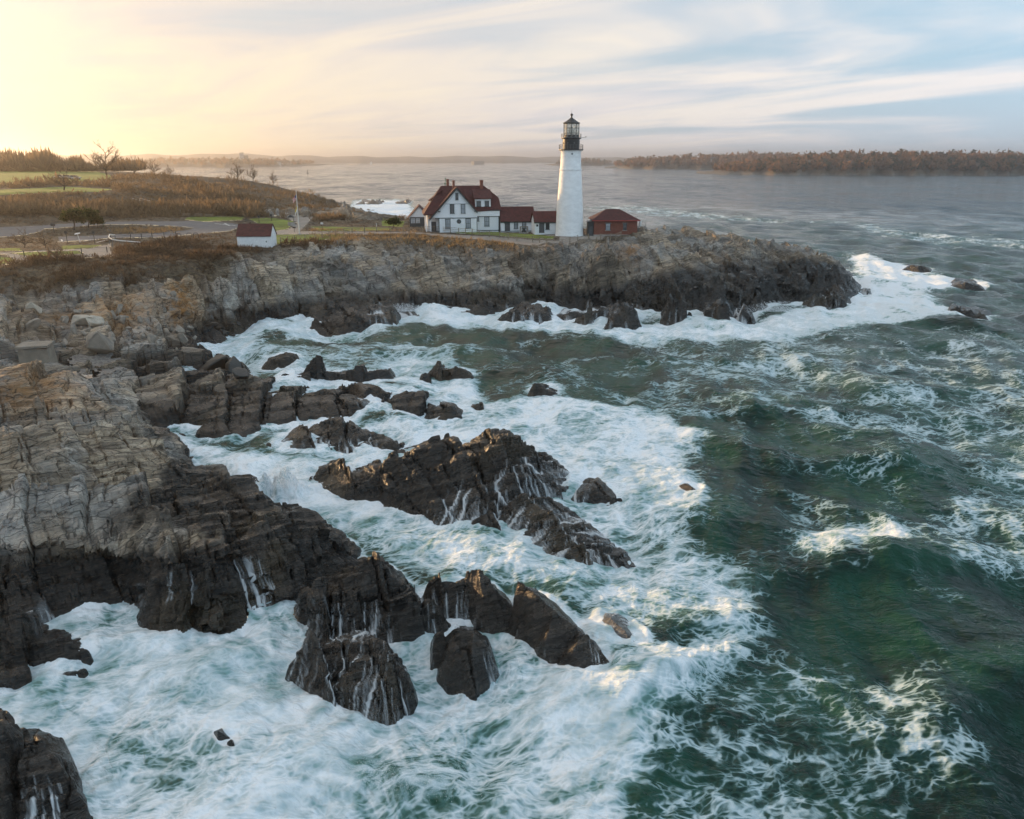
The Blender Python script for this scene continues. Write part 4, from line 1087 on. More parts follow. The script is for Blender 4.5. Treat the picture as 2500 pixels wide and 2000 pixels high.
for a in range(8):
    an = a*math.pi/4 + .3
    MB().lathe([(0, 0), (.16, .0), (.16, .12), (0, .12)], 8).build('porthole', M_IRON, T).matrix_local = Matrix.Translation((tr(204)*math.cos(an), tr(204)*math.sin(an), z_u-.9)) @ Matrix.Rotation(an, 4, 'Z') @ Matrix.Rotation(math.pi/2, 4, 'Y')
MB().lathe([(0, z_u-.1), (tr(222), z_u-.08), (tr(244), z_u+.02), (tr(244), z_u+.14), (0, z_u+.16)], 28).build('lantern_deck', M_BLACK, T)
def railing(parent, r, z0, z1, n, rails, solid=False):
    rl = MB().lathe([(r-.04, z0-.02), (r+.04, z0-.02), (r+.04, z0+.04), (r-.04, z0+.04), (r-.04, z0-.02)], 32).build('railing', M_IRON, parent)
    for q in range(rails):
        ro = MB()
        z = z0+(z1-z0)*(q+1)/rails
        for a in range(32):
            a0, a1 = 2*math.pi*a/32, 2*math.pi*(a+1)/32
            ro.tube((r*math.cos(a0), r*math.sin(a0), z), (r*math.cos(a1), r*math.sin(a1), z), .025, n=4, cap=False)
        ro.build('rail', M_IRON, rl)
    for a in range(n):
        an = 2*math.pi*a/n
        MB().tube((r*math.cos(an), r*math.sin(an), z0), (r*math.cos(an), r*math.sin(an), z1), .03, n=5).build('baluster', M_IRON, rl)
railing(T, tr(288), z_g+.2, tz(353.5), 26, 3)
railing(T, tr(238), z_u+.14, tz(327), 16, 3)
z_l = tz(301.5)
lr = tr(190)
NL = 10
for a in range(NL):
    a0 = 2*math.pi*a/NL + .28; a1 = 2*math.pi*(a+1)/NL + .28
    p0 = (lr*math.cos(a0), lr*math.sin(a0)); p1 = (lr*math.cos(a1), lr*math.sin(a1))
    MB().slab([(p0[0], p0[1], z_u+.16), (p1[0], p1[1], z_u+.16), (p1[0], p1[1], z_l), (p0[0], p0[1], z_l)], .03).build('lantern_pane', M_LGLASS, T)
    MB().tube((p0[0], p0[1], z_u+.16), (p0[0], p0[1], z_l), .055, n=5).build('mullion', M_BLACK, T)
for zf_ in (.36, .68):
    zz = z_u + (z_l-z_u)*zf_
    hb = MB()
    for a in range(NL):
        a0 = 2*math.pi*a/NL + .28; a1 = 2*math.pi*(a+1)/NL + .28
        hb.tube((lr*math.cos(a0), lr*math.sin(a0), zz), (lr*math.cos(a1), lr*math.sin(a1), zz), .035, n=4)
    hb.build('lantern_bar', M_BLACK, T)
MB().lathe([(.35, z_u+.15), (.35, z_u+1.0), (.55, z_u+1.1), (.72, z_u+1.6), (.55, z_u+2.1), (.3, z_u+2.25), (0, z_u+2.3)], 12).build('beacon_lens', M_PANE, T, True)
MB().lathe([(lr*.98, z_u+.16), (lr*.98, z_u+.75)], 20).build('lantern_sill', M_BLACK, T)
MB().lathe([(lr-.05, z_l-.1), (lr+.12, z_l), (lr+.14, z_l+.1), (lr*.62, tz(295)), (.28, tz(288.3)), (.16, tz(287)), (.16, tz(285.5))], 20).build('lantern_roof', M_BLACK, T)
MB().lathe([(.10, tz(286)), (.2, tz(285)), (.1, tz(283.7)), (.25, tz(282.3)), (.32, tz(280.6)), (.25, tz(278.6)), (.08, tz(277.2))], 12).build('finial_ball', M_BLACK, T, True)
MB().tube((0, 0, tz(277.5)), (0, 0, tz(265)), .03, .012, 5).build('lightning_rod', M_BLACK, T)
MB().tube((lr+.3, 0, z_u+.2), (lr+1.4, -.1, z_u+.25), .03).tube((lr+1.4, -.1, z_u+.2), (lr+1.4, -.1, z_u+.5), .07).build('instrument_arm', M_BLACK, T)
rw = tr(285)
wz0, wz1 = tz(499.5), tz(486.5)
wn = MB().box(-.36, .36, -rw-.12, -rw+.4, wz0-.1, wz1+.1).build('window', M_GREYW, T)
MB().box(-.24, .24, -rw-.14, -rw-.11, wz0, wz1).build('pane', M_PANE, wn)
MB().lathe([(0, 0), (.17, 0), (.17, .1), (0, .1)], 12).build('porthole', M_BLACK, T).matrix_local = Matrix.Translation((.1, -tr(242)-.0, tz(376))) @ Matrix.Rotation(math.pi/2, 4, 'X')

# ================================================================ keeper's house
hp = at_z(1110, 567, 10.0)
KH = 6.16*pxm((hp[0], hp[1], 13))
hx = lambda q: (q-800)/KH
hz_ = lambda q: (905-q)/KH
Hh = empty('keepers_house', (hp[0], hp[1], 10.0), HYAW, 'large white clapboard keepers house with dark red roof and steep front gable', 'house')
xL, xG, xR, xPk = hx(572), hx(1143), hx(1488), hx(840)
zRg = hz_(247); zE = hz_(583)
MB().prism([(xL, -1.5), (xG, -1.5), (xG, hz_(612)), (xPk, hz_(285)), (hx(470), hz_(690)), (xL, hz_(702))], 1, 0.0, 6.0).build('gable_wall', M_WHITE, Hh)
MB().box(xL+.02, xR, 1.3, 10.2, -1.5, zE+.1).build('wall', M_WHITE, Hh)
yr, ye = 5.75, .9
ysl = lambda z: ye + (z-zE)/(zRg-zE)*(yr-ye)
zle = hz_(652); xle = hx(345)
zb = hz_(420)
rl_ = (hx(640), yr, zRg); rr2 = (hx(1280), yr, zRg)
ymir = lambda p: (p[0], 2*yr-p[1], p[2])
bF = (hx(1492), ysl(zb), zb); eF = (hx(1510), ye, zE)
lF = (xle, ysl(zle), zle)
roof = MB()
roof.slab([lF, (eF[0], ysl(zE), zE), bF, rr2, rl_][0:1] + [(hx(470), ysl(hz_(640)), hz_(640)), eF, bF, rr2, rl_], -.16)
roof.slab([rr2, ymir(bF), ymir(eF), ymir(lF), rl_], -.16)
roof.slab([rr2, bF, ymir(bF)], -.16).slab([bF, eF, ymir(eF), ymir(bF)], -.16)
roof.slab([rl_, ymir(lF), lF], -.16)
ro = roof.build('roof', M_ROOF, Hh)
MB().box(hx(1143)+.1, eF[0], ye-.06, ye+.1, zE-.28, zE-.02).build('eave_board', M_TRIM, ro)
# front cross gable
gp = (xPk, hz_(258)); gr_ = (hx(1146), hz_(608)); gl = (hx(424), hz_(712))
gro = MB().slab([(gp[0], -.5, gp[1]), (gr_[0], -.5, gr_[1]), (gr_[0], 1.2, gr_[1]), (gp[0], 6.4, gp[1])], -.2).slab([(gl[0], -.5, gl[1]), (gp[0], -.5, gp[1]), (gp[0], 6.4, gp[1]), (gl[0], 5.0, gl[1])], -.2).build('gable_roof', M_ROOF, Hh)
for (q0, q1) in ((gl, gp), (gp, gr_)):
    MB().prism([(q0[0], q0[1]-.02), (q1[0], q1[1]-.02), (q1[0], q1[1]-.36), (q0[0], q0[1]-.36)], 1, -.56, -.44).build('barge_board', M_TRIM, gro)
for (zx, zy, w2) in ((1120, 598, 34), (575, 600, 34)):
    MB().box(hx(zx)-w2/KH/2, hx(zx)+w2/KH/2, -.45, 0, hz_(zy)-.1, hz_(zy)+.1).build('bracket', M_TRIM, gro)
for (a0, a1, n_, tq, bq) in ((728, 764, 0, 145, 262), (799, 831, 1, 156, 280), (1229, 1277, 2, 158, 270)):
    yy = (7.4, 3.0, 5.2)[n_]
    ch = MB().box(hx(a0), hx(a1), yy, yy+.75, hz_(bq)-.5, hz_(tq)).build('chimney', M_BRICK, Hh)
    MB().box(hx(a0)-.06, hx(a1)+.06, yy-.06, yy+.81, hz_(tq)-.25, hz_(tq)-.08).build('chimney_cap', M_BRICK, ch)
# belt and corner boards
MB().box(xL-.9, xG+.03, -.05, 0, hz_(703), hz_(692)).build('belt_board', M_TRIM, Hh)
MB().box(hx(670), hx(1025), -.03, 0, hz_(494), hz_(489)).build('string_course', M_TRIM, Hh)
MB().box(xG, xR+.03, 1.25, 1.3, hz_(688), hz_(680)).build('belt_board', M_TRIM, Hh)
MB().box(xG+.03, xR+.1, .95, 1.3, hz_(678), hz_(602)).build('upper_wall', M_WHITE, Hh)
for (a0, a1, y_) in ((1136, 1145, -.03), (562, 574, -.03)):
    MB().box(hx(a0), hx(a1), y_, 0, -.5, hz_(703)).build('corner_board', M_TRIM, Hh)
MB().box(hx(1480), hx(1490), 1.26, 1.3, -.2, hz_(680)).build('corner_board', M_TRIM, Hh)
MB().box(xG, xR+.02, 1.24, 1.3, hz_(897), hz_(886)).build('water_table', M_TRIM, Hh)
# windows
window(Hh, hx(822), hx(866), hz_(432), hz_(340), 0, M_DKPANE, 1, 1)
window(Hh, hx(735), hx(802), hz_(628), hz_(500), 0, M_DKPANE, 1, 2)
window(Hh, hx(900), hx(966), hz_(626), hz_(500), 0)
window(Hh, hx(662), hx(740), hz_(852), hz_(718), 0)
window(Hh, hx(968), hx(1045), hz_(846), hz_(710), 0)
window(Hh, hx(1262), hx(1338), hz_(826), hz_(692), 1.3)
window(Hh, hx(1148), hx(1182), hz_(752), hz_(695), 1.3, None, 1, 1)
rwn = MB().lathe([(.28, -.04), (.50, -.04), (.50, .06), (.28, .06)], 20).build('round_window', M_TRIM, Hh)
rwn.matrix_local = Matrix.Translation((hx(868), 0, hz_(748))) @ Matrix.Rotation(math.pi/2, 4, 'X')
MB().lathe([(0, .03), (.29, .03)], 16).build('pane', M_DKPANE, rwn)
# front dormer
dm = MB().box(hx(1128), hx(1362), 1.5, 4.6, hz_(550), hz_(430)).build('dormer', M_WHITE, Hh)
MB().slab([(hx(1105), 1.15, hz_(428)), (hx(1385), 1.15, hz_(428)), (hx(1385), 5.2, hz_(300)), (hx(1105), 5.2, hz_(300))], -.14).build('dormer_roof', M_ROOF, dm)
for (a0, a1) in ((1146, 1214), (1272, 1338)):
    window(dm, hx(a0), hx(a1), hz_(534), hz_(462), 1.5, M_DKPANE, 1, 2)
# left dormer, facing the evening sun
d2 = MB().box(hx(455), hx(620), 4.3, 7.2, hz_(600), hz_(462)).build('dormer', M_WHITE, Hh)
MB().slab([(hx(432), 4.0, hz_(458)), (hx(640), 4.0, hz_(300)), (hx(640), 7.5, hz_(300)), (hx(432), 7.5, hz_(458))], .14).build('dormer_roof', M_ROOF, d2)
MB().box(hx(455)-.04, hx(455), 5.1, 6.3, hz_(575), hz_(480)).build('dormer_window', M_DKPANE, d2)
# porch
pc = MB().box(hx(372), xL, .1, 9.0, -.9, .12).build('porch_floor', M_GREYW, Hh)
for (q, yy) in ((378, .15), (445, .15), (378, 3.0), (378, 6.0), (378, 8.8)):
    MB().box(hx(q)-.09, hx(q)+.09, yy, yy+.18, .12, zle-.1 if q == 378 else hz_(712)).build('porch_post', M_WHITE, Hh)
MB().box(hx(400), xL, 2.2, 9.0, .12, zle-.2).build('porch_wall', M_WHITE, Hh)
MB().box(hx(455), hx(530), 2.13, 2.2, .15, 2.2).build('door', M_GREYW, Hh)
MB().box(hx(372), hx(378), .2, 8.9, .75, .85).build('porch_rail', M_WHITE, Hh)

# ================================================================ low wings between house and tower
def local_at(u, v, z=9.95):
    p = at_z(u, v, z); return p
def wing(name, label, u0, u1, v0, v_e, v_r, depth, z=9.95, yaw=HYAW):
    p = at_z(u0, v0, z); k_ = pxm(p); L = (u1-u0)/k_/math.cos(yaw)
    E = empty(name, (p[0], p[1], z), yaw, label, 'building')
    he = (v0-v_e)/k_; hr = (v0-v_r)/k_
    MB().prism([(0, -1.2), (depth, -1.2), (depth, he), (depth/2, hr-.12), (0, he)], 0, 0.02, L-.02).build('wall', M_WHITE, E)
    return E, L, k_, he, hr
E1, L1, k1_, he1, hr1 = wing('connecting_wing', 'low white wing with red roof joining the keepers house to the tower', 1223, 1305, 566, 540, 509.5, 5.6)
gable_roof(E1, 0.1, L1-.1, 0, 5.6, he1, hr1+.02)
f1 = lambda zx: (1200 + zx/5.39 - 1223)/k1_
g1 = lambda zy: (566 - 500 - zy/5.39)/k1_
door(E1, f1(182), f1(238), g1(345), g1(222), 0)
window(E1, f1(296), f1(352), g1(318), g1(218), 0)
window(E1, f1(404), f1(460), g1(318), g1(218), 0)
MB().box(0, L1, -.05, 0, g1(354), g1(346)).build('water_table', M_TRIM, E1)
MB().box(L1-.12, L1, -.04, 0, -.3, he1).build('corner_board', M_TRIM, E1)
MB().box(f1(168), f1(178), -.2, 0, g1(250), g1(232)).build('wall_lamp', M_BLACK, E1)
E2, L2, k2_, he2, hr2 = wing('entry_wing', 'smallest white wing with red roof and grey door built against the tower', 1306, 1366, 571.5, 542, 520, 5.0)
gable_roof(E2, 0.0, L2-.3, 0, 5.0, he2, hr2)
f2 = lambda zx: (1200 + zx/5.39 - 1306)/k2_
g2 = lambda zy: (571.5 - 500 - zy/5.39)/k2_
door(E2, f2(632), f2(690), g2(372), g2(242), 0)
window(E2, f2(712), f2(764), g2(328), g2(240), 0, M_DKPANE, 1, 2)
MB().box(f2(588), f2(614), -.05, 0, g2(290), g2(264)).build('plaque', M_DARKW, E2)

# ================================================================ brick fog-signal building
bp = at_z(1450, 577, 9.75)
kb = pxm(bp)
Bq = empty('brick_building', (bp[0], bp[1], 9.75), R(1), 'small red brick building with dark red hipped roof beside the tower', 'building')
fb = lambda zx: (1200 + zx/5.39 - 1450)/kb
gb = lambda zy: (577 - 500 - zy/5.39)/kb
Wd = fb(1915)-fb(1350); dp = 7.0
MB().box(0, Wd, 0, dp, .35, gb(205)).build('wall', M_BRICK, Bq)
MB().box(-.12, Wd+.12, -.12, dp+.12, -1.2, .35).build('foundation', M_STONE, Bq)
ov = .55; ze = gb(212); zr = gb(83)
c0, c1_, c2_, c3_ = (-ov, -ov, ze), (Wd+ov, -ov, ze), (Wd+ov, dp+ov, ze), (-ov, dp+ov, ze)
r0_, r1_ = (fb(1525), dp/2, zr), (fb(1700), dp/2, zr)
brf = MB().slab([c0, c1_, r1_, r0_], -.08).slab([c2_, c3_, r0_, r1_], -.08).slab([c1_, c2_, r1_], -.08).slab([c3_, c0, r0_], -.08).build('roof', M_ROOF, Bq)
MB().box(-ov, Wd+ov, -ov-.03, -ov-.002, ze-.12, ze+.06).build('gutter', M_RED, brf)
for (a0, a1, pn) in ((1497, 1560, M_PANE), (1727, 1775, M_DKPANE)):
    wo = window(Bq, fb(a0), fb(a1), gb(335), gb(252), 0, pn, 2, 2, .10, M_GREYW)
    MB().box(fb(a0)-.2, fb(a1)+.2, -.1, 0, gb(250), gb(242)).build('lintel', M_STONE, wo)
    MB().box(fb(a0)-.1, fb(a1)+.1, -.14, 0, gb(345), gb(334)).build('sill', M_STONE, wo)
ap = at_z(1435.5, 576, 9.8)
A = empty('dark_annex', (ap[0], ap[1], 9.8), R(1), 'narrow dark board lean-to against the left wall of the brick building', 'shed')
wa = (1449-1435.5)/pxm(ap)
MB().prism([(0, -.5), (wa, -.5), (wa, 3.15), (0, 2.75)], 1, 0, 3.2).build('wall', M_DARKW, A)
MB().slab([(-.12, -.12, 2.82), (wa, -.12, 3.22), (wa, 3.3, 3.22), (-.12, 3.3, 2.82)], -.08).build('roof', M_GREYW, A)
MB().box(.25, wa-.2, -.04, 0, 0, 2.0).build('door', M_GREYW, A)

# ================================================================ grey shed behind the house
sp = at_z(1001, 559, 9.6)
ks = pxm(sp)
Sd = empty('grey_shed', (sp[0], sp[1], 9.6), R(6), 'grey boarded shed with white gable behind the left of the keepers house', 'shed')
ws = 48/ks
MB().box(0, ws, 0, 9, -1, (559-531)/ks).build('wall', M_GREYW, Sd)
MB().prism([(-.05, (559-531)/ks), (ws+.05, (559-531)/ks), (23/ks, (559-506.5)/ks)], 1, -.06, 9).build('gable', M_WHITE, Sd)
hh = (559-506)/ks; he_ = (559-533)/ks
MB().slab([(-.45, -.4, he_-.2), (23/ks, -.4, hh), (23/ks, 9.3, hh), (-.45, 9.3, he_-.2)], -.14).slab([(23/ks, -.4, hh), (ws+.45, -.4, he_-.2), (ws+.45, 9.3, he_-.2), (23/ks, 9.3, hh)], -.14).build('roof', M_ROOF, Sd)
for (a0, a1) in ((150, 205), (222, 278)):
    window(Sd, (980+a0/6.16-1001)/ks, (980+a1/6.16-1001)/ks, (559-420-768/6.16)/ks, (559-420-710/6.16)/ks, 0, M_PANE, 2, 2, .07, M_WHITE)

# ================================================================ white oil house by the cliff
op = at_z(580.5, 604, 9.9)
ko = pxm(op)
Oi = empty('white_oil_house', (op[0], op[1], 9.9), R(3), 'small plain white hut with dark red roof at the cliff edge', 'hut')
wo_ = 81/ko; ho = (604-576)/ko; hr_o = (604-551)/ko
MB().prism([(0, -1.5), (4.6, -1.5), (4.6, ho), (2.3, hr_o-.15), (0, ho)], 0, 0, wo_).build('wall', M_WHITEB, Oi)
gable_roof(Oi, .1, wo_-.1, 0, 4.6, ho, hr_o, .22, None, .12, False)
MB().box(wo_*.85, wo_*.88, -.03, 0, .9, 1.15).build('vent', M_BLACK, Oi)

# ================================================================ flagpole
fp = on_ground(731, 573)
Fg = empty('flagpole', fp, 0, 'tall white flagpole on the lawn by the oil house', 'flagpole')
fh = at_y(730, 468, fp[1])[2]-fp[2]
MB().tube((0, 0, -.2), (0, 0, fh), .13, .06, 8).build('pole', M_PALE, Fg)
MB().lathe([(0, fh-.05), (.13, fh+.05), (0, fh+.2)], 8).build('ball', M_PALE, Fg)
MB().lathe([(.45, -.2), (.45, .18), (.2, .25)], 8).build('base', M_STONE, Fg)
def flag_mat(name, stripes):
    m, k, b, o = new_mat(name)
    uv = k.attr('cloth', 'Vector'); s_ = k.n('ShaderNodeSeparateXYZ', {0: uv})
    if stripes:
        st = k.math('GREATER_THAN', k.math('FRACT', k.math('MULTIPLY', s_.outputs[1], 6.5)), .5)
        c = k.mix(st, (0.45, 0.03, 0.04), (0.75, 0.72, 0.70))
        can = k.math('MULTIPLY', k.math('LESS_THAN', s_.outputs[0], .42), k.math('GREATER_THAN', s_.outputs[1], .46))
        c = k.mix(can, c, (0.03, 0.04, 0.16))
    else:
        c = k.mix(k.math('GREATER_THAN', s_.outputs[1], .5), (0.75, 0.72, 0.68), (0.60, 0.44, 0.05))
    setin(k, b, Base_Color=c, Roughness=.8)
    return m
def hang_flag(name, label, ztop, hgt, wid, droop, m):
    nu, nv = 14, 8; V = []; F_ = []; UV = []
    for i in range(nu+1):
        s_ = i/nu
        for j in range(nv+1):
            t_ = j/nv
            V.append((-.07 - wid*s_*(0.42), .16*math.sin(s_*11+t_*2)*s_, -hgt*(1-t_) - droop*s_**1.2 + .05*math.sin(s_*9)))
            UV.append((s_, t_, 0))
    for i in range(nu):
        for j in range(nv):
            a = i*(nv+1)+j; F_.append((a, a+nv+1, a+nv+2, a+1))
    me = bpy.data.meshes.new(name); me.from_pydata(V, [], F_)
    at = me.attributes.new('cloth', 'FLOAT_VECTOR', 'POINT'); at.data.foreach_set('vector', [c for q in UV for c in q])
    me.polygons.foreach_set('use_smooth', [True]*len(F_))
    o_ = link_mesh(name, me, m); o_.location = (fp[0], fp[1], ztop)
    sm = o_.modifiers.new('s', 'SOLIDIFY'); sm.thickness = .01
    return tag(o_, label, 'flag', 'flags on the flagpole')
hang_flag('flag', 'limp red and white striped flag at the top of the pole', at_y(730, 476, fp[1])[2], 1.0, 1.7, .8, flag_mat('striped_flag', True))
hang_flag('flag', 'limp white and yellow flag lower on the pole', at_y(730, 504, fp[1])[2], 1.0, 1.2, 1.0, flag_mat('lower_flag', False))

# ================================================================ fences
def fence(name, label, pix, rails=(.45, .85, 1.2), spacing=2.6, m=None, hgt=1.3, pr=.075, rr__=.045):
    P3 = [Vector(on_ground(u, v)) for (u, v) in pix]
    E = empty(name, tuple(P3[0]), 0, label, 'fence')
    org = P3[0]
    path = []
    for a, b in zip(P3, P3[1:]):
        n_ = max(1, int(round((b-a).length/spacing)))
        for q in range(n_): path.append(a.lerp(b, q/n_))
    path.append(P3[-1])
    path = [Vector((p.x, p.y, gz(p.x, p.y))) for p in path]
    pm = None
    for p in path:
        if pm is None:
            o_ = MB().box(-pr, pr, -pr, pr, -.3, hgt).build('post', m or M_WOOD, E); pm = o_.data
        else:
            o_ = link_mesh('post', pm, None, E)
        o_.location = p-org
    for a, b in zip(path, path[1:]):
        for h_ in rails:
            MB().tube(a-org+Vector((0, 0, h_)), b-org+Vector((0, 0, h_)), rr__, n=4).build('rail', m or M_WOOD, E)
    return E
fence('split_rail_fence', 'weathered wooden rail fence along the cliff edge below the keepers house', [(1000,569),(1060,566),(1120,571),(1170,577),(1220,581),(1262,589),(1300,592),(1335,599),(1372,602),(1410,604)])
fence('split_rail_fence', 'wooden rail fence climbing the rock towards the brick building', [(1412,604),(1436,599),(1466,594),(1490,588),(1516,580)])
fence('split_rail_fence', 'wooden rail fence running from the oil house to the keepers house', [(668,598),(720,590),(770,585),(820,577),(860,571),(920,568),(985,568)])
fence('split_rail_fence', 'short wooden rail fence left of the oil house', [(516,603),(548,602),(575,603)], spacing=2.0)
fence('wooden_fence', 'fence along the upper footpath beside the scrubby hill', [(675,507),(700,515),(740,520),(785,525)], m=M_WOOD)
fence('wooden_fence', 'sunlit wooden fence glimpsed between tower and brick building', [(1424,572),(1432,571),(1440,570)], spacing=1.0)
fence('post_and_chain_fence', 'thin dark rail fence along the pale footpath at far left', [(0,632),(60,628),(120,624),(200,620),(262,617)], (.9,), 4.0, M_BLACK, 1.0, .05, .025)
fence('post_and_chain_fence', 'dark wire fence beside the loop road', [(272,590),(320,586),(372,582),(430,579)], (.5, .9), 3.0, M_BLACK, 1.1, .05, .025)

# curved pale handrail at the turn of the path
hpz = [on_ground(u, v) for u, v in ((283,591),(270,590),(268,597),(276,603),(295,606),(320,608),(345,610))]
E = empty('guard_rail', hpz[0], 0, 'curved pale guard rail above the dark bushes at the path bend', 'railing')
rb_ = MB()
for a, b in zip(hpz, hpz[1:]):
    rb_.tube(Vector(a)-Vector(hpz[0])+Vector((0, 0, 1.3)), Vector(b)-Vector(hpz[0])+Vector((0, 0, 1.3)), .09, n=6)
rb_.build('rail', M_PALE, E)
for a in hpz:
    MB().tube(Vector(a)-Vector(hpz[0]), Vector(a)-Vector(hpz[0])+Vector((0, 0, 1.3)), .06).build('post', M_IRON, E)

# ================================================================ bell monument
bm = on_ground(1279, 570)
E = empty('bell_monument', bm, HYAW, 'bronze bell hung between two granite posts on the house lawn', 'monument')
MB().box(-1.1, 1.1, -.5, .5, -.2, .18).build('base', M_STONE, E)
for sx in (-1, 1):
    MB().prism([(sx*.78-.2, .18), (sx*.78+.2, .18), (sx*.78+.16, 1.45), (sx*.78-.16, 1.45)], 1, -.22, .22).build('post', M_STONE, E)
MB().box(-.95, .95, -.1, .1, 1.40, 1.55).build('yoke', M_WOOD, E)
MB().lathe([(.5, .35), (.44, .5), (.33, .8), (.26, 1.1), (.12, 1.28), (0, 1.3)], 14).build('bell', M_BRONZE, E, True)

# railings and instrument frame right of the brick building
sf = at_z(1558, 577, 9.7)
E = empty('instrument_frame', sf, 0, 'small metal instrument frame right of the brick building', 'frame')
fr = MB()
for (x, y) in ((0, 0), (1.5, 0), (0, 1.5), (1.5, 1.5)): fr.tube((x, y, -.8), (x, y, 2.1), .05)
for z in (.6, 1.3, 2.1):
    fr.tube((0, 0, z), (1.5, 0, z), .04).tube((0, 0, z), (0, 1.5, z), .04).tube((1.5, 0, z), (1.5, 1.5, z), .04)
fr.build('frame', M_IRON, E)
MB().lathe([(.28, 2.1), (.28, 2.9), (.18, 3.2), (0, 3.25)], 10, .35, .3).build('horn', M_PALE, E)
MB().tube((1.5, 0, 2.1), (1.5, 0, 2.9), .05).build('mast', M_IRON, E)
MB().box(1.0, 1.4, -.1, .1, .75, 1.5).build('cabinet', M_IRON, E)
sf2 = at_z(1578, 579, 9.6)
E = empty('tripod_mast', sf2, 0, 'thin metal tripod standing on the rock right of the instrument frame', 'tripod')
for a in range(3):
    MB().tube((.6*math.cos(a*2.1), .6*math.sin(a*2.1), -.6), (0, 0, 1.4), .04).build('leg', M_IRON, E)
MB().tube((0, 0, 1.4), (0, 0, 2.1), .05).build('mast', M_IRON, E)

# ================================================================ concrete block in the cove
cb = on_ground(90, 870, 4)
E = empty('concrete_block', (cb[0], cb[1], cb[2]-.3), R(14), 'weathered square concrete block beside the pebble beach', 'block')
s_ = 62/pxm(cb)
MB().prism([(-s_*.55, -.6), (s_*.6, -.6), (s_*.5, 2.2), (-s_*.5, 2.35)], 1, -s_*.4, s_*.5).build('body', M_CONC, E)
MB().box(-s_*.58, s_*.56, -s_*.45, s_*.55, 2.36, 2.62).build('cap', M_CONC, E)
print('buildings', round(time.time()-T0, 1))

# ================================================================ vegetation
def foliage_mat(name, c0, c1, rough=.9):
    m, k, b, o = new_mat(name)
    v = k.attr('hue')
    cc = k.mix(v, c0, c1)
    setin(k, b, Base_Color=cc, Roughness=rough)
    b.inputs['Specular IOR Level'].default_value = .2
    tl = k.n('ShaderNodeBsdfTranslucent', {'Color': k.mix(1.0, cc, (1.5, 1.35, 1.1), 'MULTIPLY')})
    k.nt.links.new(k.n('ShaderNodeMixShader', {0: .45, 1: b.outputs[0], 2: tl.outputs[0]}).outputs[0], o.inputs[0])
    return m
M_SCRUB = foliage_mat('bare_twigs', (0.055, 0.041, 0.030), (0.15, 0.11, 0.078))
M_REED = foliage_mat('dry_grass', (0.20, 0.145, 0.085), (0.33, 0.25, 0.15))
M_TURF = foliage_mat('grass_blades', (0.085, 0.11, 0.012), (0.16, 0.18, 0.03))
M_BARK = simple('grey_bark', (0.085, 0.062, 0.045), .9, .3, 3)
M_WOODS = foliage_mat('bare_woodland', (0.11, 0.082, 0.056), (0.235, 0.18, 0.12))
M_ISLE = foliage_mat('island_trees', (0.040, 0.048, 0.024), (0.235, 0.130, 0.070))
M_PINE = foliage_mat('pine_needles', (0.018, 0.030, 0.010), (0.055, 0.070, 0.022))

def blades(name, C, n, hgt, spread, width, m, parent=None, lean=.45, rs=3, bush=0.0):
    """tufts of thin tapering blades: C (k,3) feet, hgt (k,) heights"""
    g = np.random.default_rng(rs)
    k = len(C); N = k*n
    base = np.repeat(C, n, axis=0); h = np.repeat(hgt, n)
    a = g.random(N)*2*np.pi; rad = np.sqrt(g.random(N))*spread
    base = base + np.stack([np.cos(a)*rad, np.sin(a)*rad, np.full(N, -.08)], 1)
    b = g.random(N)*2*np.pi; ln = lean*g.random(N)*h
    hh = h*(.55+.6*g.random(N))
    tip = base + np.stack([np.cos(b)*ln + np.cos(a)*rad*.5, np.sin(b)*ln + np.sin(a)*rad*.5, hh], 1)
    if bush > 0:
        dv = g.normal(size=(N, 3)); dv[:, 2] = np.abs(dv[:, 2])*1.1+.15; dv /= np.linalg.norm(dv, axis=1)[:, None]
        bz = base.copy(); bz = np.repeat(C, n, axis=0) + (base-np.repeat(C, n, axis=0))*.35
        r_ = (h*(.55+.5*g.random(N)))[:, None]
        tip = bz + dv*r_*np.array([bush, bush, 1.0]); base = bz + dv*r_*.25*np.array([bush, bush, 1.0])
    pa = g.random(N)*np.pi; wv = width*(.6+.8*g.random(N))
    off = np.stack([np.cos(pa)*wv, np.sin(pa)*wv, np.zeros(N)], 1)
    mid = base*.45 + tip*.55 + np.stack([g.normal(size=N)*.06, g.normal(size=N)*.06, np.zeros(N)], 1)*h[:, None]
    V = np.empty((N, 4, 3)); V[:, 0] = base-off*.5; V[:, 1] = base+off*.5; V[:, 2] = mid+off*.55; V[:, 3] = tip
    F = np.arange(N*4).reshape(N, 4)
    me = np_mesh(name, V.reshape(-1, 3), F)
    hue = np.repeat(np.clip(np.repeat(g.random(k), n)*.6 + g.random(N)*.4, 0, 1), 4)
    add_attr(me, 'hue', hue)
    return link_mesh(name, me, m, parent)

gv = np.random.default_rng(21)
keep_out = [(hp[0]+1, hp[1]+5, 9.5), (hp[0]+12, hp[1]+4, 5), (tb[0], TY, 4.5), (tb[0]-5, TY-1, 5), (bp[0]+4, bp[1]+3.5, 7), (sp[0]+2, sp[1]+4, 6), (op[0]+3.2, op[1]+2.3, 3.6), (fp[0], fp[1], 1)]
def scatter(mask, n, seed=0):
    g = np.random.default_rng(seed)
    i, j = np.nonzero(mask)
    q = g.integers(0, len(i), n)
    x, y, z = X[i[q], j[q]], Y[i[q], j[q]], H[i[q], j[q]]
    ok = np.ones(n, dtype=bool)
    for (a, b, r_) in keep_out: ok &= (x-a)**2+(y-b)**2 > r_*r_
    return np.stack([x, y, z], 1)[ok], i[q][ok], j[q][ok]
thick = blur(((SOFT > .5) & ~GR & ~ROAD & ~PATH).astype(np.float32), 2, 2, 1) > .8
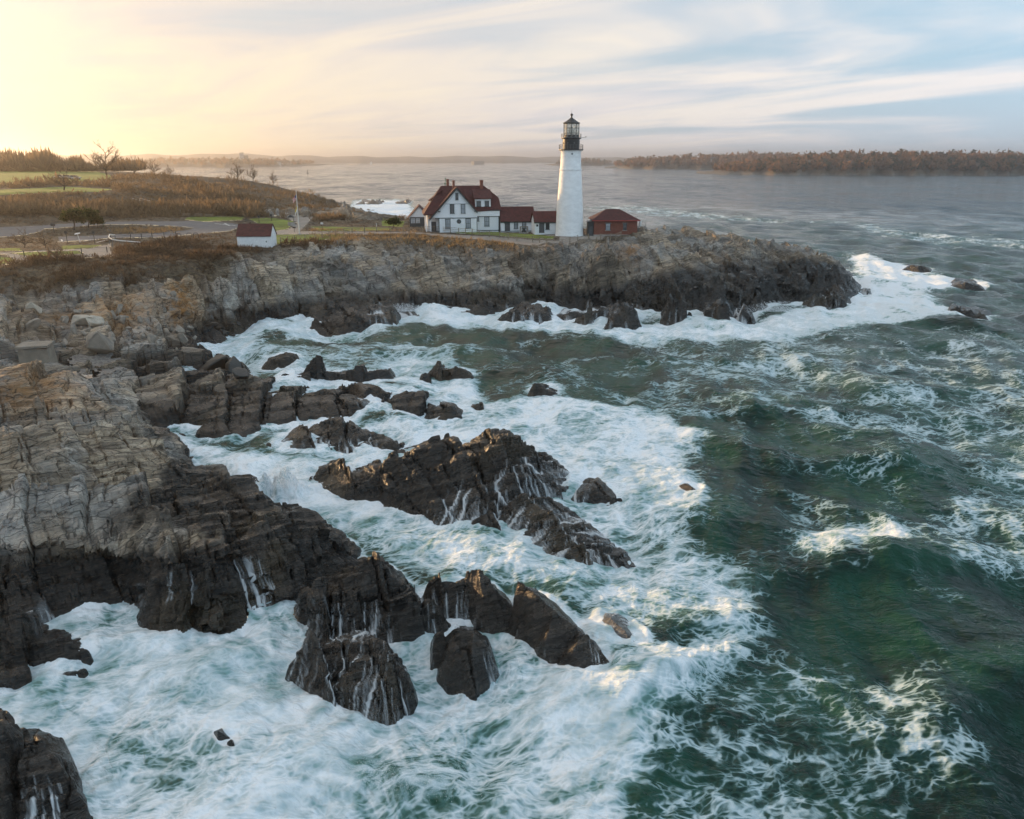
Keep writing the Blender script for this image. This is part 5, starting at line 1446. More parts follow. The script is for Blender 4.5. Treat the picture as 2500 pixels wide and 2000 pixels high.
infield = (np.abs(TH)[None, :] < R(40)) & (RR[:, None] < 430) & (RR[:, None] > 100)
near_edge = inpoly([(-500,640),(0,645),(200,632),(290,620),(340,606),(430,588),(560,596),(600,612),(700,606),(700,640),(520,660),(400,690),(250,700),(0,720),(-500,720)], PU, PV)
bank = inpoly([(-500,478),(300,474),(420,470),(560,470),(660,490),(640,520),(420,540),(200,545),(0,552),(-500,556)], PU, PV)
hill = inpoly([(380,420),(560,425),(700,450),(850,490),(840,520),(640,505),(400,505),(300,460)], PU, PV)
house_front = inpoly([(760,560),(1000,565),(1250,590),(1260,625),(1000,600),(760,612)], PU, PV)
near_edge |= (SOFT > .25) & inpoly([(-500,640),(600,600),(760,590),(1340,600),(1340,650),(760,660),(500,690),(200,720),(-500,740)], PU, PV)
def clump(C, f, seed): return np.clip(.5+1.3*fbm(C[:, 0]*f, C[:, 1]*f, 2, seed), 0, 1)
C, ii, jj = scatter(thick & infield & (RR[:, None] < 300), 8000, 1)
tall = bank[ii, jj]*.7 + near_edge[ii, jj]*.4
cm_ = clump(C, .11, 150)
hs = (.18 + .25*gv.random(len(C)) + (.25+tall)*1.1*cm_**2)
tag(blades('scrub', C, 14, hs, .7, .035, M_SCRUB, rs=4, bush=.9), 'low brown bare scrub covering the park slopes', 'scrub', kind='stuff')
C, ii, jj = scatter(near_edge & (SOFT > .2) & ~PATH & ~ROAD & ~GR & infield, 2600, 2)
cm_ = clump(C, .10, 151)
hs = .25 + 1.55*cm_**1.5*(.6+.6*gv.random(len(C)))
hs = np.where(C[:, 0] > -35, hs*.42, hs)
tag(blades('cliff_edge_brush', C, 22, hs, .6, .03, M_SCRUB, rs=5, bush=1.1), 'dark tangled brush along the cliff edge', 'brush', kind='stuff')
C, ii, jj = scatter(thick & infield & (RR[:, None] >= 215), 6500, 3)
hs = .8 + 3.6*clump(C, .035, 152)**1.3*(.3+.7*gv.random(len(C)))
tag(blades('hillside_thicket', C, 13, hs, 1.2, .07, M_WOODS, rs=6, bush=1.0), 'pale leafless thicket covering the far hillside', 'thicket', kind='stuff')
C, ii, jj = scatter(inpoly([(450,500),(620,495),(640,525),(560,530),(430,528)], PU, PV) | inpoly([(270,560),(450,556),(440,570),(270,572)], PU, PV) | house_front & (SOFT > .3) & ~PATH, 1500, 7)
tag(blades('dry_grass', C, 12, .35+.5*gv.random(len(C)), .6, .04, M_REED, rs=8), 'tawny dry grass on the banks and by the fence', 'grass', kind='stuff')
C, ii, jj = scatter(GR & (RR[:, None] < 260), 5000, 9)
tag(blades('turf', C, 8, .10+.08*gv.random(len(C)), .35, .03, M_TURF, rs=9, lean=.8), 'short green grass of the lawns', 'grass', kind='stuff')

# woodland along the left skyline
cw_ = []; hw_ = []
for q in range(900):
    u = -480 + 830*gv.random(); y = 455 + 90*gv.random() + max(0, (u-150))*.1
    x = (u-1250)/FPX*(y*CP+6*SP)
    cw_.append((x, y, 19.0)); hw_.append((7.5+4*gv.random())*(1.0+.25*math.sin(u*.021)+.15*math.sin(u*.07)) * (1 if u < 200 else .72))
o = blades('woodland', np.array(cw_), 34, np.array(hw_)*1.05, 2.6, .16, M_WOODS, rs=10, bush=.5)
tag(o, 'leafless woodland in golden haze along the left skyline', 'woodland', kind='stuff')

def bare_tree_mesh(seed, h, spread, depth=5, r0=.2, up=.5):
    g = random.Random(seed)
    mb = MB()
    def limb(p, dr, L_, r_, lev):
        seg = 3 if lev < 3 else 2
        for q in range(seg):
            e = p + dr*(L_/seg)
            mb.tube(p, e, r_*(1-.25*q/seg), r_*(1-.25*(q+1)/seg)*.9, (6, 5, 4, 3)[lev], False)
            p = e
            dr = (dr + Vector((g.gauss(0, .20), g.gauss(0, .20), g.gauss(0, .12) + .08*up))).normalized()
            if lev < 3 and q > 0 or (lev == 1):
                for b_ in range((3, 2, 2)[lev]):
                    a_ = g.random()*6.28; sd = Vector((math.cos(a_), math.sin(a_), g.uniform(-.15, .7)))
                    limb(p, (dr*.7 + sd*spread*.8).normalized(), L_*g.uniform(.45, .68), r_*.55, lev+1)
        return p
    top = Vector((g.gauss(0, .2), g.gauss(0, .2), h*.26))
    mb.tube((0, 0, -.2), top, r0, r0*.8, 7, False)
    n_ = 6
    for q in range(n_):
        a_ = q*6.28/n_ + g.uniform(-.4, .4)
        limb(top*g.uniform(.7, 1.0), Vector((math.cos(a_)*spread, math.sin(a_)*spread, g.uniform(.35, 1.1)*(1.3-.4*spread))).normalized(), h*g.uniform(.36, .5), r0*.5, 0 if q < 0 else 1)
    limb(top, Vector((.1, 0, 1)), h*.5, r0*.6, 1)
    return mb
def twigs(mb, seed, n, wid):
    g = np.random.default_rng(seed)
    V = np.array(mb.v); zs = V[:, 2]
    cand = V[zs > zs.max()*.26]
    c = cand[g.integers(0, len(cand), n)]
    dirn = g.normal(size=(n, 3)) + np.array([0, 0, .5]); dirn /= np.linalg.norm(dirn, axis=1)[:, None]
    ctr = np.array([0, 0, zs.max()*.5]); out = c-ctr; out /= np.linalg.norm(out, axis=1)[:, None]+1e-6
    dirn = dirn*.7+out*.7
    tip = c + dirn*(.35+.7*g.random((n, 1)))*zs.max()*.09
    off = g.normal(size=(n, 3))*wid
    VV = np.stack([c-off, c+off, tip], 1).reshape(-1, 3)
    me = np_mesh('twigs', VV, np.arange(3*n).reshape(n, 3)); add_attr(me, 'hue', np.repeat(g.random(n), 3))
    return me
TREES = {}
def bare_tree(u, v, hgt, label, kind, wide=1.0, rot=0.0):
    p = on_ground(u, v, 16)
    if kind not in TREES:
        cfg = {0: (5, 1.0, .92), 1: (12, 1.0, .8), 2: (23, 1.0, 1.15)}[kind]
        mb = bare_tree_mesh(cfg[0], 10.0, cfg[2], 6, .26, .6 if kind != 2 else .1)
        me = bpy.data.meshes.new('trunk'); me.from_pydata(mb.v, [], mb.f); me.materials.append(M_BARK)
        tw = twigs(mb, cfg[0], 2200, .022); tw.materials.append(M_WOODS)
        TREES[kind] = (me, tw, max(q[2] for q in mb.v))
    me, tw, hm = TREES[kind]
    E = empty('bare_tree', (p[0], p[1], p[2]-.1), rot, label, 'tree', 'leafless trees of the park')
    s = hgt/hm; E.scale = (s*wide, s*wide, s)
    link_mesh('trunk', me, None, E); link_mesh('crown', tw, None, E)
    return E
bare_tree(156, 465, 6.6, 'broad low leafless tree standing alone at the front edge of the lawn', 2, 1.35, .6)
bare_tree(262, 432, 15, 'tallest pale leafless tree on the skyline above the hillside', 0, 1.0, .2)
bare_tree(330, 430, 13, 'leafless tree with forked trunk just right of the tallest skyline tree', 1, 1.1, 1.2)
bare_tree(376, 430, 12, 'leafless skyline tree at the far end of the lawn, third of the tall row', 0, .9, 2.4)
bare_tree(415, 430, 8.5, 'small leafless tree right of the three tall skyline trees', 1, .9, 3.3)
bare_tree(475, 432, 10.5, 'dense leafless tree on the hill left of the shore view', 2, .8, 4.1)
bare_tree(581, 440, 9, 'leafless tree against the water above the hillside', 0, 1.1, 5.0)
bare_tree(619, 446, 9, 'thin leafless tree against the bright water', 1, .8, .9)
bare_tree(668, 454, 8, 'lone leafless tree at the right end of the hill', 0, .6, 1.9)
bare_tree(60, 605, 3.6, 'round leafless bush tree beside the far left path', 2, 1.2, 1.0)
bare_tree(112, 606, 3.4, 'second leafless bush tree near the parking bay', 2, 1.1, 2.6)
bare_tree(140, 640, 3.6, 'leafless shrub tree rising from the cliff top brush', 0, .9, 3.6)

def pine(u, v, hgt, label, wide, conical, seed):
    p = on_ground(u, v, 12)
    g = np.random.default_rng(seed)
    E = empty('pine_tree', (p[0], p[1], p[2]-.1), 0, label, 'tree', 'evergreens of the park')
    MB().tube((0, 0, -.2), (.1*hgt, 0, hgt*.55), .035*hgt, .02*hgt, 6).tube((.1*hgt, 0, hgt*.55), (.05*hgt, 0, hgt*.9), .02*hgt, .008*hgt, 5).tube((.05*hgt, 0, hgt*.4), (-.25*hgt, .1, hgt*.6), .015*hgt, .006*hgt, 5).build('trunk', M_BARK, E)
    n = 1500
    if conical:
        t = g.random(n)**.7; zz = hgt*(.1+.9*(1-t)); rr0 = wide*t*(.5+.5*g.random(n)); a = g.random(n)*6.28
        c = np.stack([np.cos(a)*rr0, np.sin(a)*rr0, zz], 1)
    else:
        cl = np.array([[.1, 0, .82], [-.22, .1, .68], [.32, -.1, .62], [.05, .2, .6], [-.05, -.22, .72], [.25, .15, .78], [-.3, -.1, .55], [.4, .1, .5]])*hgt
        c = cl[g.integers(0, len(cl), n)] + g.normal(size=(n, 3))*np.array([.11, .11, .06])*hgt*wide
    d1 = g.normal(size=(n, 3))*.09*hgt**.5; d2 = g.normal(size=(n, 3))*.05*hgt**.5
    VV = np.stack([c-d2, c+d2, c+d1*1.6], 1).reshape(-1, 3)
    me = np_mesh('crown', VV, np.arange(3*n).reshape(n, 3)); add_attr(me, 'hue', np.repeat(g.random(n), 3))
    link_mesh('crown', me, M_PINE, E)
pine(181, 562, 4.6, 'wind bent young pine beside the loop road, taller of the pair', 1.1, False, 1)
pine(216, 556, 4.0, 'bushy young pine just right of the taller one by the road', 1.3, False, 2)
pine(238, 556, 2.2, 'lowest dark pine shrub at the right of the roadside pines', 1.3, False, 3)
pine(168, 424, 8.5, 'small conical conifer on the bright lawn edge', 2.2, True, 4)
pine(280, 424, 9, 'narrow evergreen among the leafless skyline trees', 1.8, True, 5)
pine(960, 556, 2.4, 'low green shrub on the rocky knoll left of the grey shed', 1.8, False, 6)

# ================================================================ park furniture
def picnic(u, v, rz, label):
    p = on_ground(u, v, 12)
    E = empty('picnic_table', p, rz, label, 'picnic table', 'picnic tables of the park')
    MB().box(-.95, .95, -.38, .38, .72, .78).build('top', M_WOOD, E)
    for s in (-1, 1):
        MB().box(-.95, .95, s*.72-.14, s*.72+.14, .42, .47).build('seat', M_WOOD, E)
        MB().tube((s*.65, -.75, 0), (s*.65, -.2, .72), .05, n=4).tube((s*.65, .75, 0), (s*.65, .2, .72), .05, n=4).tube((s*.65, -.72, .4), (s*.65, .72, .4), .04, n=4).build('leg', M_WOOD, E)
for (u, v, rz, lab) in ((20, 459, .1, 'picnic table at the far left front edge of the lawn'), (48, 459, .3, 'picnic table second from the left on the lawn edge'), (125, 458, -.2, 'picnic table left of the broad lone tree'),
                        (112, 417, .2, 'distant picnic table at the back of the lawn, left one'), (195, 417, 0, 'distant picnic table at the back of the lawn, right one'),
                        (455, 530, .1, 'picnic table nearest the stone steps'), (485, 530, .1, 'middle picnic table on the small lawn by the road'), (511, 531, .1, 'right hand picnic table on the small lawn by the road')):
    picnic(u, v, rz, lab)
def grill(u, v, label):
    p = on_ground(u, v, 12)
    E = empty('park_grill', p, 0, label, 'grill')
    MB().tube((0, 0, -.1), (0, 0, .85), .05).build('post', M_BLACK, E)
    MB().prism([(-.3, .85), (.3, .85), (.34, 1.15), (-.34, 1.15)], 1, -.22, .22).build('firebox', M_BLACK, E)
grill(72, 461, 'black park grill between the lawn picnic tables')
grill(719, 567, 'black park grill beside the flagpole path')
def sign(u, v, hgt, label, pan=(.5, .45), m=None, pm=None):
    p = on_ground(u, v, 11)
    E = empty('sign_post', p, 0, label, 'sign')
    MB().tube((0, 0, -.2), (0, 0, hgt), .07, n=5).build('post', pm or M_BLACK, E)
    MB().box(-pan[0]/2, pan[0]/2, -.09, -.05, hgt-pan[1], hgt).build('panel', m or M_DARKW, E)
sign(165, 596, 2.3, 'dark sign post left of the parking bay')
sign(232, 596, 2.3, 'dark sign post right of the parking bay')
sign(132, 566, 1.6, 'dark sign post beside the loop road under the scrub bank', (.9, .5))
sign(601, 537, 1.6, 'lamp bollard left of the round lawn')
sign(633, 545, 1.7, 'dark bollard sign at the edge of the round lawn')
sign(663, 540, 1.7, 'third bollard sign on the round lawn')
sign(787, 562, 1.7, 'pale sign post below the rocky knoll', (.6, .4), M_PALE)
sign(920, 563, 1.6, 'thin post by the fence near the rocky knoll', (.15, .2), M_PALE, M_PALE)
# interpretive panel with tilted top
p = on_ground(196, 592, 11)
E = empty('information_panel', p, 0, 'low tilted information panel beside the parking bay', 'panel')
MB().tube((0, 0, -.1), (-.3, 0, 1.5), .05).build('post', M_PALE, E)
MB().slab([(-.75, -.25, 1.45), (.15, -.25, 1.55), (.15, .2, 1.75), (-.75, .2, 1.65)], .05).build('board', M_PALE, E)
def rack(u, v, label):
    p = on_ground(u, v, 10.8)
    E = empty('bike_rack', p, .1, label, 'bike rack', 'bike racks by the road')
    pts_ = [(-.45, 0, -.1), (-.45, 0, .9), (-.3, 0, 1.1), (.3, 0, 1.1), (.45, 0, .9), (.45, 0, -.1)]
    t = MB()
    for a, b in zip(pts_, pts_[1:]): t.tube(a, b, .05, n=6)
    t.build('hoop', M_BLACK, E)
for (u, v, l_) in ((436, 584, 'leftmost of the three dark bike hoops'), (463, 583, 'middle one of the three dark bike hoops'), (479, 583, 'rightmost of the three dark bike hoops')): rack(u, v, l_)
def steps(u0, v0, u1, v1, width, label):
    a, b = Vector(on_ground(u0, v0, 12)), Vector(on_ground(u1, v1, 16))
    E = empty('stone_steps', tuple(a), math.atan2(b.y-a.y, b.x-a.x), label, 'steps')
    L_ = math.hypot(b.x-a.x, b.y-a.y); n = max(5, int(L_/.7)); dz = (b.z-a.z)
    for q in range(n):
        MB().box(L_*q/n, L_*(q+1)/n, -width/2, width/2, dz*q/n-.5, dz*(q+1)/n+.1).build('step', M_STONE, E)
    for s in (-1, 1):
        MB().tube((0, s*width/2, 1.0), (L_, s*width/2, dz+1.0), .05).tube((0, s*width/2, 0), (0, s*width/2, 1.0), .05).tube((L_, s*width/2, dz), (L_, s*width/2, dz+1), .05).build('handrail', M_PALE, E)
steps(358, 500, 332, 484, 2.2, 'pale steps climbing the scrub bank to the lawn')
steps(452, 524, 438, 504, 2.0, 'grey steps with handrail left of the picnic tables')
def far_car(u, v, rz, c, label):
    p = on_ground(u, v, 18)
    E = empty('parked_car', p, rz, label, 'car', 'cars parked behind the lone tree')
    m = simple('car_paint', c, .3, .05)
    MB().prism([(-2.1, .35), (2.1, .35), (2.15, .8), (1.3, .95), (-1.9, .98), (-2.15, .8)], 1, -.85, .85).build('body', m, E)
    MB().prism([(-1.5, .95), (1.2, .95), (.55, 1.5), (-1.1, 1.52)], 1, -.75, .75).build('cabin', M_DKPANE, E)
    for sx in (-1.3, 1.35):
        for sy in (-.86, .7): MB().lathe([(0, 0), (.34, 0), (.34, .18), (0, .18)], 12).build('wheel', M_BLACK, E).matrix_local = Matrix.Translation((sx, sy+.18, .34)) @ Matrix.Rotation(math.pi/2, 4, 'X')
far_car(146, 436, .2, (.55, .52, .5), 'pale parked car behind the left of the lone tree')
far_car(166, 437, .1, (.62, .6, .6), 'white parked car behind the middle of the lone tree')
far_car(183, 438, 0, (.40, .38, .38), 'grey parked car right of the lone tree')
# monument well and stones on the round lawn
p = on_ground(712, 551, 10.4)
E = empty('stone_well', p, 0, 'small stone and timber well head on the round lawn', 'well')
MB().lathe([(.9, -.1), (.9, .75), (.7, .75), (.7, .2)], 12).build('ring', M_STONE, E)
for s in (-1, 1): MB().box(s*.6-.07, s*.6+.07, -.07, .07, .7, 2.0).build('post', M_WOOD, E)
MB().prism([(-.9, 1.9), (.9, 1.9), (0, 2.5)], 1, -.6, .6).build('roof', M_DARKW, E)
# parking bay lines
for q, (u0, v0, u1, v1) in enumerate(((152, 590, 150, 586), (205, 590, 232, 586), (236, 593, 262, 587), (190, 587, 244, 586.5), (525, 547, 575, 552), (548, 546, 560, 552))):
    a, b = Vector(on_ground(u0, v0, 11.2)), Vector(on_ground(u1, v1, 11.2))
    dr = (b-a).normalized(); sd = Vector((-dr.y, dr.x, 0))*.12
    up = Vector((0, 0, .09))
    o_ = MB().slab([a-sd+up, a+sd+up, b+sd+up, b-sd+up][::-1], .02).build('painted_line', M_LINE); tag(o_, 'white painted parking line on the asphalt', 'road marking', 'parking lines', 'structure')
# memorial stones on the path
for q, (u, v) in enumerate(((655, 526), (664, 528), (678, 529))):
    p = on_ground(u, v, 10.6)
    o_ = MB().prism([(-.5, -.2), (.5, -.2), (.42, 1.1+.2*q), (0, 1.35+.2*q), (-.38, 1.0)], 1, -.2, .25).build('standing_stone', M_STONE)
    o_.location = p; o_.rotation_euler = (0, 0, .4*q)
    tag(o_, ('left standing stone at the path junction', 'middle standing stone at the path junction', 'right standing stone at the path junction')[q], 'stone', 'standing stones')

# ================================================================ loose boulders
def boulder_mesh(seed):
    g = np.random.default_rng(seed)
    import bmesh
    bm_ = bmesh.new()
    for q in g.normal(size=(17, 3)):
        q = q/np.abs(q).max()*(.75+.25*g.random()); bm_.verts.new(q*np.array([1, .8, .75]))
    r_ = bmesh.ops.convex_hull(bm_, input=list(bm_.verts))
    bmesh.ops.delete(bm_, geom=[v_ for v_ in bm_.verts if not v_.link_faces], context='VERTS')
    bmesh.ops.bevel(bm_, geom=list(bm_.edges), offset=.06, segments=1, affect='EDGES')
    me = bpy.data.meshes.new('boulder'); bm_.to_mesh(me); bm_.free()
    return me
BM_ = [boulder_mesh(s) for s in range(5)]
M_BOULD = simple('boulder_stone', (0.27, 0.23, 0.19), .88, .3, 1.2, .6, 5)
M_BOULDP = simple('pale_boulder_stone', (0.44, 0.38, 0.31), .88, .25, 1.2, .6, 5)
M_BOULDD = simple('dark_wet_boulder', (0.040, 0.034, 0.028), .5, .3, 1.2, .8, 4)
for m_ in BM_: m_.materials.append(M_BOULD)
def boulder(u, v, sz, label, k, m=None, grp='loose boulders'):
    p = on_ground(u, v, 3)
    o_ = bpy.data.objects.new('boulder', BM_[k % 5]); col.objects.link(o_)
    o_.location = (p[0], p[1], p[2]+sz*.35); o_.scale = (sz*1.15, sz, sz*.85); o_.rotation_euler = (.3*k, .2*k, 1.3*k)
    if m is not None: o_.material_slots[0].link = 'OBJECT'; o_.material_slots[0].material = m
    return tag(o_, label, 'boulder', grp)
boulder(205, 780, 1.5, 'pale boulder left one of the pair below the cliff', 0, M_BOULDP)
boulder(238, 785, 1.4, 'pale boulder right one of the pair below the cliff', 1, M_BOULDP)
boulder(75, 745, 1.3, 'pale tilted boulder under the far left cliff', 2, M_BOULDP)
boulder(520, 895, 2.0, 'big dark upright boulder on the shelf above the cove', 3, M_BOULDD)
boulder(570, 908, 1.7, 'big dark boulder right of the upright one on the shelf', 4, M_BOULDD)
boulder(592, 922, 1.2, 'dark boulder at the end of the shelf by the foam', 1, M_BOULDD)
boulder(238, 850, 2.0, 'rounded dark brown boulder at the back of the pebble beach', 2)
boulder(80, 800, 1.0, 'square boulder above the concrete block', 3)
gb_ = random.Random(4)
for q in range(46):
    u = 140+gb_.random()*330; v = 770+gb_.random()*75
    boulder(u, v, .3+.5*gb_.random(), 'loose angular rubble stone at the foot of the left cliff', q, None, 'rubble below the left cliff')
for q in range(22):
    u = 560+gb_.random()*60; v = 785+gb_.random()*25
    boulder(u-60*gb_.random(), v+30*gb_.random(), .3+.35*gb_.random(), 'small wet stone at the water edge of the cove', q, M_BOULDD, 'wet stones at the cove edge')
print('park', round(time.time()-T0, 1))

# ================================================================ far shores
def shore_mat(name, soilc, rockc, zr):
    m, k, b, o = new_mat(name)
    P = k.n('ShaderNodeNewGeometry').outputs['Position']
    z = k.n('ShaderNodeSeparateXYZ', {0: P}).outputs[2]
    nz = k.noise(P, .03, 4, .6)
    f = k.mapr(k.math('ADD', z, k.math('MULTIPLY', nz, zr*.8)), zr*.9, zr*1.6)
    c = k.mix(f, k.mix(k.mapr(k.noise(P, .12, 3), .35, .65), rockc, tuple(q*.45 for q in rockc)), k.mix(k.mapr(nz, .35, .65), soilc, tuple(q*1.5 for q in soilc)))
    setin(k, b, Base_Color=c, Roughness=.95)
    return m
M_ISLEG = shore_mat('island_ground', (0.075, 0.050, 0.028), (0.17, 0.14, 0.11), 4.0)
M_FARG = shore_mat('far_hill_ground', (0.050, 0.048, 0.042), (0.12, 0.11, 0.10), 3.0)
def land_strip(name, label, prof, depth, m, crest=.5, steep=.16, seed=1, n=160, nd=14, kind='structure'):
    """prof: list of (u, v_water, z_top); a long low landmass with rounded cross-section"""
    U = np.linspace(prof[0][0], prof[-1][0], n)
    vw = np.interp(U, [p[0] for p in prof], [p[1] for p in prof]); zt = np.interp(U, [p[0] for p in prof], [p[2] for p in prof])
    vw = vw + .5*np.sin(U*.11+seed) + .4*np.sin(U*.037)
    V = []
    D = np.linspace(0, 1, nd)**1.6
    for a in range(n):
        p0 = at_z(U[a], vw[a], 0.0)
        l_ = math.hypot(p0[0], p0[1])
        for dq in D:
            r_ = l_ + dq*depth
            s = min(1, dq/steep)**.6*(1-max(0, (dq-crest)/(1-crest))**2)
            V.append((p0[0]*r_/l_, p0[1]*r_/l_, -.8 + (zt[a]+.8)*s*(1+.10*math.sin(U[a]*.05+dq*7+seed))))
    V = np.array(V)
    i, j = np.meshgrid(np.arange(n-1), np.arange(nd-1), indexing='ij')
    a = (i*nd+j).ravel()
    me = np_mesh(name, V, np.stack([a, a+nd, a+nd+1, a+1], 1), True)
    return tag(link_mesh(name, me, m), label, 'land', kind=kind), V.reshape(n, nd, 3)
_, VI = land_strip('island', 'long rust brown wooded island on the right horizon', [(1700, 424, .8), (1760, 427, 5), (1830, 427.5, 11), (1900, 428, 16), (1990, 428, 24), (2150, 428.5, 27), (2300, 429, 26), (2500, 429.5, 23), (2800, 430, 18), (3000, 430, 6)], 420, M_ISLEG, .6, .3, 1)
_, VJ = land_strip('island', 'farther wooded point left of the rust brown island', [(1476, 411, .6), (1510, 411.5, 6), (1560, 413, 16), (1640, 414, 20), (1720, 414, 23), (1840, 415, 26), (2050, 416, 24), (2100, 416, 8)], 600, M_ISLEG, .6, .2, 2)
_, VK = land_strip('island', 'small low dark island behind the lighthouse', [(1330, 404, .5), (1360, 404, 8), (1390, 404.5, 14), (1430, 405, 18), (1480, 405, 15), (1510, 405, 3)], 500, M_ISLEG, .6, .2, 3)
_, VL = land_strip('far_shore', 'low built up shore across the bay on the left', [(330, 408, 12), (450, 408, 16), (540, 409, 16), (640, 408.5, 14), (720, 406, 8), (790, 403.5, 4), (815, 402.5, 1)], 900, M_FARG, .6, .2, 4)
land_strip('far_hills', 'long blue grey hills along the horizon', [(-700, 400, 70), (300, 400, 62), (480, 400, 64), (570, 399.5, 78), (650, 399, 62), (900, 398.5, 52), (1050, 398.5, 50), (1180, 398, 62), (1260, 398, 52), (1400, 398, 50), (1560, 398, 42), (1700, 398, 20), (1900, 398, 6)], 3000, M_FARG, .6, .45, 5)
_bw, _ = land_strip('breakwater', 'thin stone breakwater reaching into the bay', [(800, 403.2, 2.5), (850, 402.8, 2.5), (915, 402.4, 2.5)], 25, M_STONE, .6, .2, 6, 30, 6)

def far_trees(name, label, VG, n, hgt, seed, umask=(0, 1), dmax=.8, greens=.2, size=1.0):
    g = np.random.default_rng(seed)
    nn, nd, _c = VG.shape
    a = (g.random(n)*(umask[1]-umask[0])+umask[0])*(nn-1.01); d_ = (g.random(n)**1.3*dmax+.12)*(nd-1.01)
    d_ = np.minimum(d_, nd-1.02)
    i = a.astype(int); j = d_.astype(int); fa = (a-i)[:, None]; fd = (d_-j)[:, None]
    P = (VG[i, j]*(1-fa)+VG[i+1, j]*fa)*(1-fd) + (VG[i, j+1]*(1-fa)+VG[i+1, j+1]*fa)*fd
    ok = P[:, 2] > 4.0; P = P[ok]; n = len(P)
    h = hgt*(.4+.95*g.random(n)**1.5); wd = h*.36*size
    k = 16
    con = g.random(n) < greens
    c = np.repeat(P, k, 0); hh = np.repeat(h, k); ww = np.repeat(wd, k)*np.where(np.repeat(con, k), .6, 1)
    q = g.normal(size=(n*k, 3)); q /= np.linalg.norm(q, axis=1)[:, None]; q *= g.random((n*k, 1))**.4
    t = (q[:, 2]+1)/2
    taper = np.where(np.repeat(con, k), 1.3*(1-t)+.1, 1.0)
    ctr = c + np.stack([q[:, 0]*ww*taper, q[:, 1]*ww*taper, hh*(.15+.8*t)], 1)
    s = (hh*.16)[:, None]
    A = ctr+g.normal(size=(n*k, 3))*s; B = ctr+g.normal(size=(n*k, 3))*s; Cc = ctr+g.normal(size=(n*k, 3))*s
    me = np_mesh(name, np.stack([A, B, Cc], 1).reshape(-1, 3), np.arange(n*k*3).reshape(-1, 3))
    hue = np.where(con, .06+.1*g.random(n), .45+.55*g.random(n))
    add_attr(me, 'hue', np.repeat(np.clip(np.repeat(hue, k)+g.normal(size=n*k)*.08, 0, 1), 3))
    return tag(link_mesh(name, me, M_ISLE), label, 'woodland', kind='stuff')
far_trees('island_wood', 'rust brown and dark green trees covering the long island', VI, 3200, 12.5, 1, (0.03, 1), .75, .34)
far_trees('island_wood', 'brown trees covering the farther wooded point', VJ, 1500, 16, 2, (0.04, 1), .75, .2)
far_trees('island_wood', 'dark trees on the small low island behind the lighthouse', VK, 300, 12, 3, (0.15, .9), .7, .5)
far_trees('shore_wood', 'hazy trees along the built up shore across the bay', VL, 700, 16, 4, (0, .9), .8, .3, 1.2)
M_HWALL = simple('far_house_wall', (0.55, 0.52, 0.48), .8, .1)
M_HROOF = simple('far_house_roof', (0.12, 0.10, 0.095), .85, .2)
def far_house(u, v, z, w_, h_, label, m=None, flat=False):
    p = at_z(u, v, z)
    E = empty('far_house', p, gb_.uniform(-.5, .5), label, 'house' if not flat else 'building')
    MB().box(-w_/2, w_/2, -w_*.35, w_*.35, -6, h_).build('wall', m or M_HWALL, E)
    if flat:
        MB().box(-w_/2-.5, w_/2+.5, -w_*.35-.5, w_*.35+.5, h_, h_+1.2).build('roof', M_HROOF, E)
    else:
        MB().prism([(-w_*.4, h_), (w_*.4, h_), (0, h_+w_*.35)], 0, -w_*.54, w_*.54).build('roof', M_HROOF, E)
    for q in range(3 if not flat else 4):
        for s in range(1 if not flat else max(1, int(h_/6))):
            MB().box(-w_*.38+q*w_*.27, -w_*.38+q*w_*.27+w_*.14, -w_*.35-.1, -w_*.35+.02, h_*.25+s*6, h_*.25+s*6+min(2.6, h_*.4)).build('window', M_DKPANE, E)
for (u, v, z, w_, h_, l_) in ((1548, 401, 11, 26, 10, 'big grey house among trees on the farther point'), (1632, 402, 11, 22, 9, 'pale house at the shore of the farther point'), (1740, 397, 18, 18, 9, 'small house half hidden on the wooded point'), (1858, 396, 19, 14, 8, 'white cottage in the island trees'), (1816, 401, 13, 12, 7, 'low cottage near the end of the wooded point')):
    far_house(u, v, z, w_, h_, l_)
far_house(592, 399, 12, 15, 36, 'tall pale apartment tower on the shore across the bay', M_HWALL, True)
far_house(602, 399, 12, 14, 28, 'second hazy tower block beside the pale one', M_CONC, True)
far_house(1166, 401, 2, 58, 14, 'sunlit stone sea fort out in the bay', M_STONE, True)
for q in range(10):
    u = 640+q*9+gb_.random()*5
    far_house(u, 403-gb_.random()*2, 6, 16+8*gb_.random(), 6+4*gb_.random(), ('hazy waterfront house across the bay, number %s from the left' % ['one','two','three','four','five','six','seven','eight','nine','ten'][q]))
# small beacon tower on the breakwater
p = at_z(906, 402.3, 2.0)
E = empty('breakwater_beacon', p, 0, 'tiny beacon tower at the end of the breakwater', 'beacon')
MB().lathe([(5, 0), (5, 4), (3, 4.2), (2.6, 14), (3.4, 14.2), (3.4, 15)], 12).build('tower', M_WHITEB, E)
MB().lathe([(1.6, 15), (1.6, 18), (0, 20.5)], 10).build('lantern', M_BLACK, E)
def buoy(u, v, s, label, m):
    p = at_z(u, v, 0)
    E = empty('buoy', p, 0, label, 'buoy')
    MB().lathe([(0, -.4), (1.3*s, -.2), (1.4*s, .5*s), (.5*s, .9*s)], 12).build('float', m, E)
    for a in range(4):
        MB().tube((.7*s*math.cos(a*1.57), .7*s*math.sin(a*1.57), .8*s), (.2*s*math.cos(a*1.57), .2*s*math.sin(a*1.57), 3.4*s), .09*s, n=4).build('strut', m, E)
    MB().lathe([(.5*s, 2.2*s), (.5*s, 2.5*s), (.3*s, 2.6*s), (.3*s, 3.6*s), (.45*s, 3.7*s), (.45*s, 4.4*s), (0, 4.5*s)], 10).build('lantern', m, E)
buoy(1088, 449, 1.5, 'green channel buoy above the roof of the keepers house', M_GREEN)
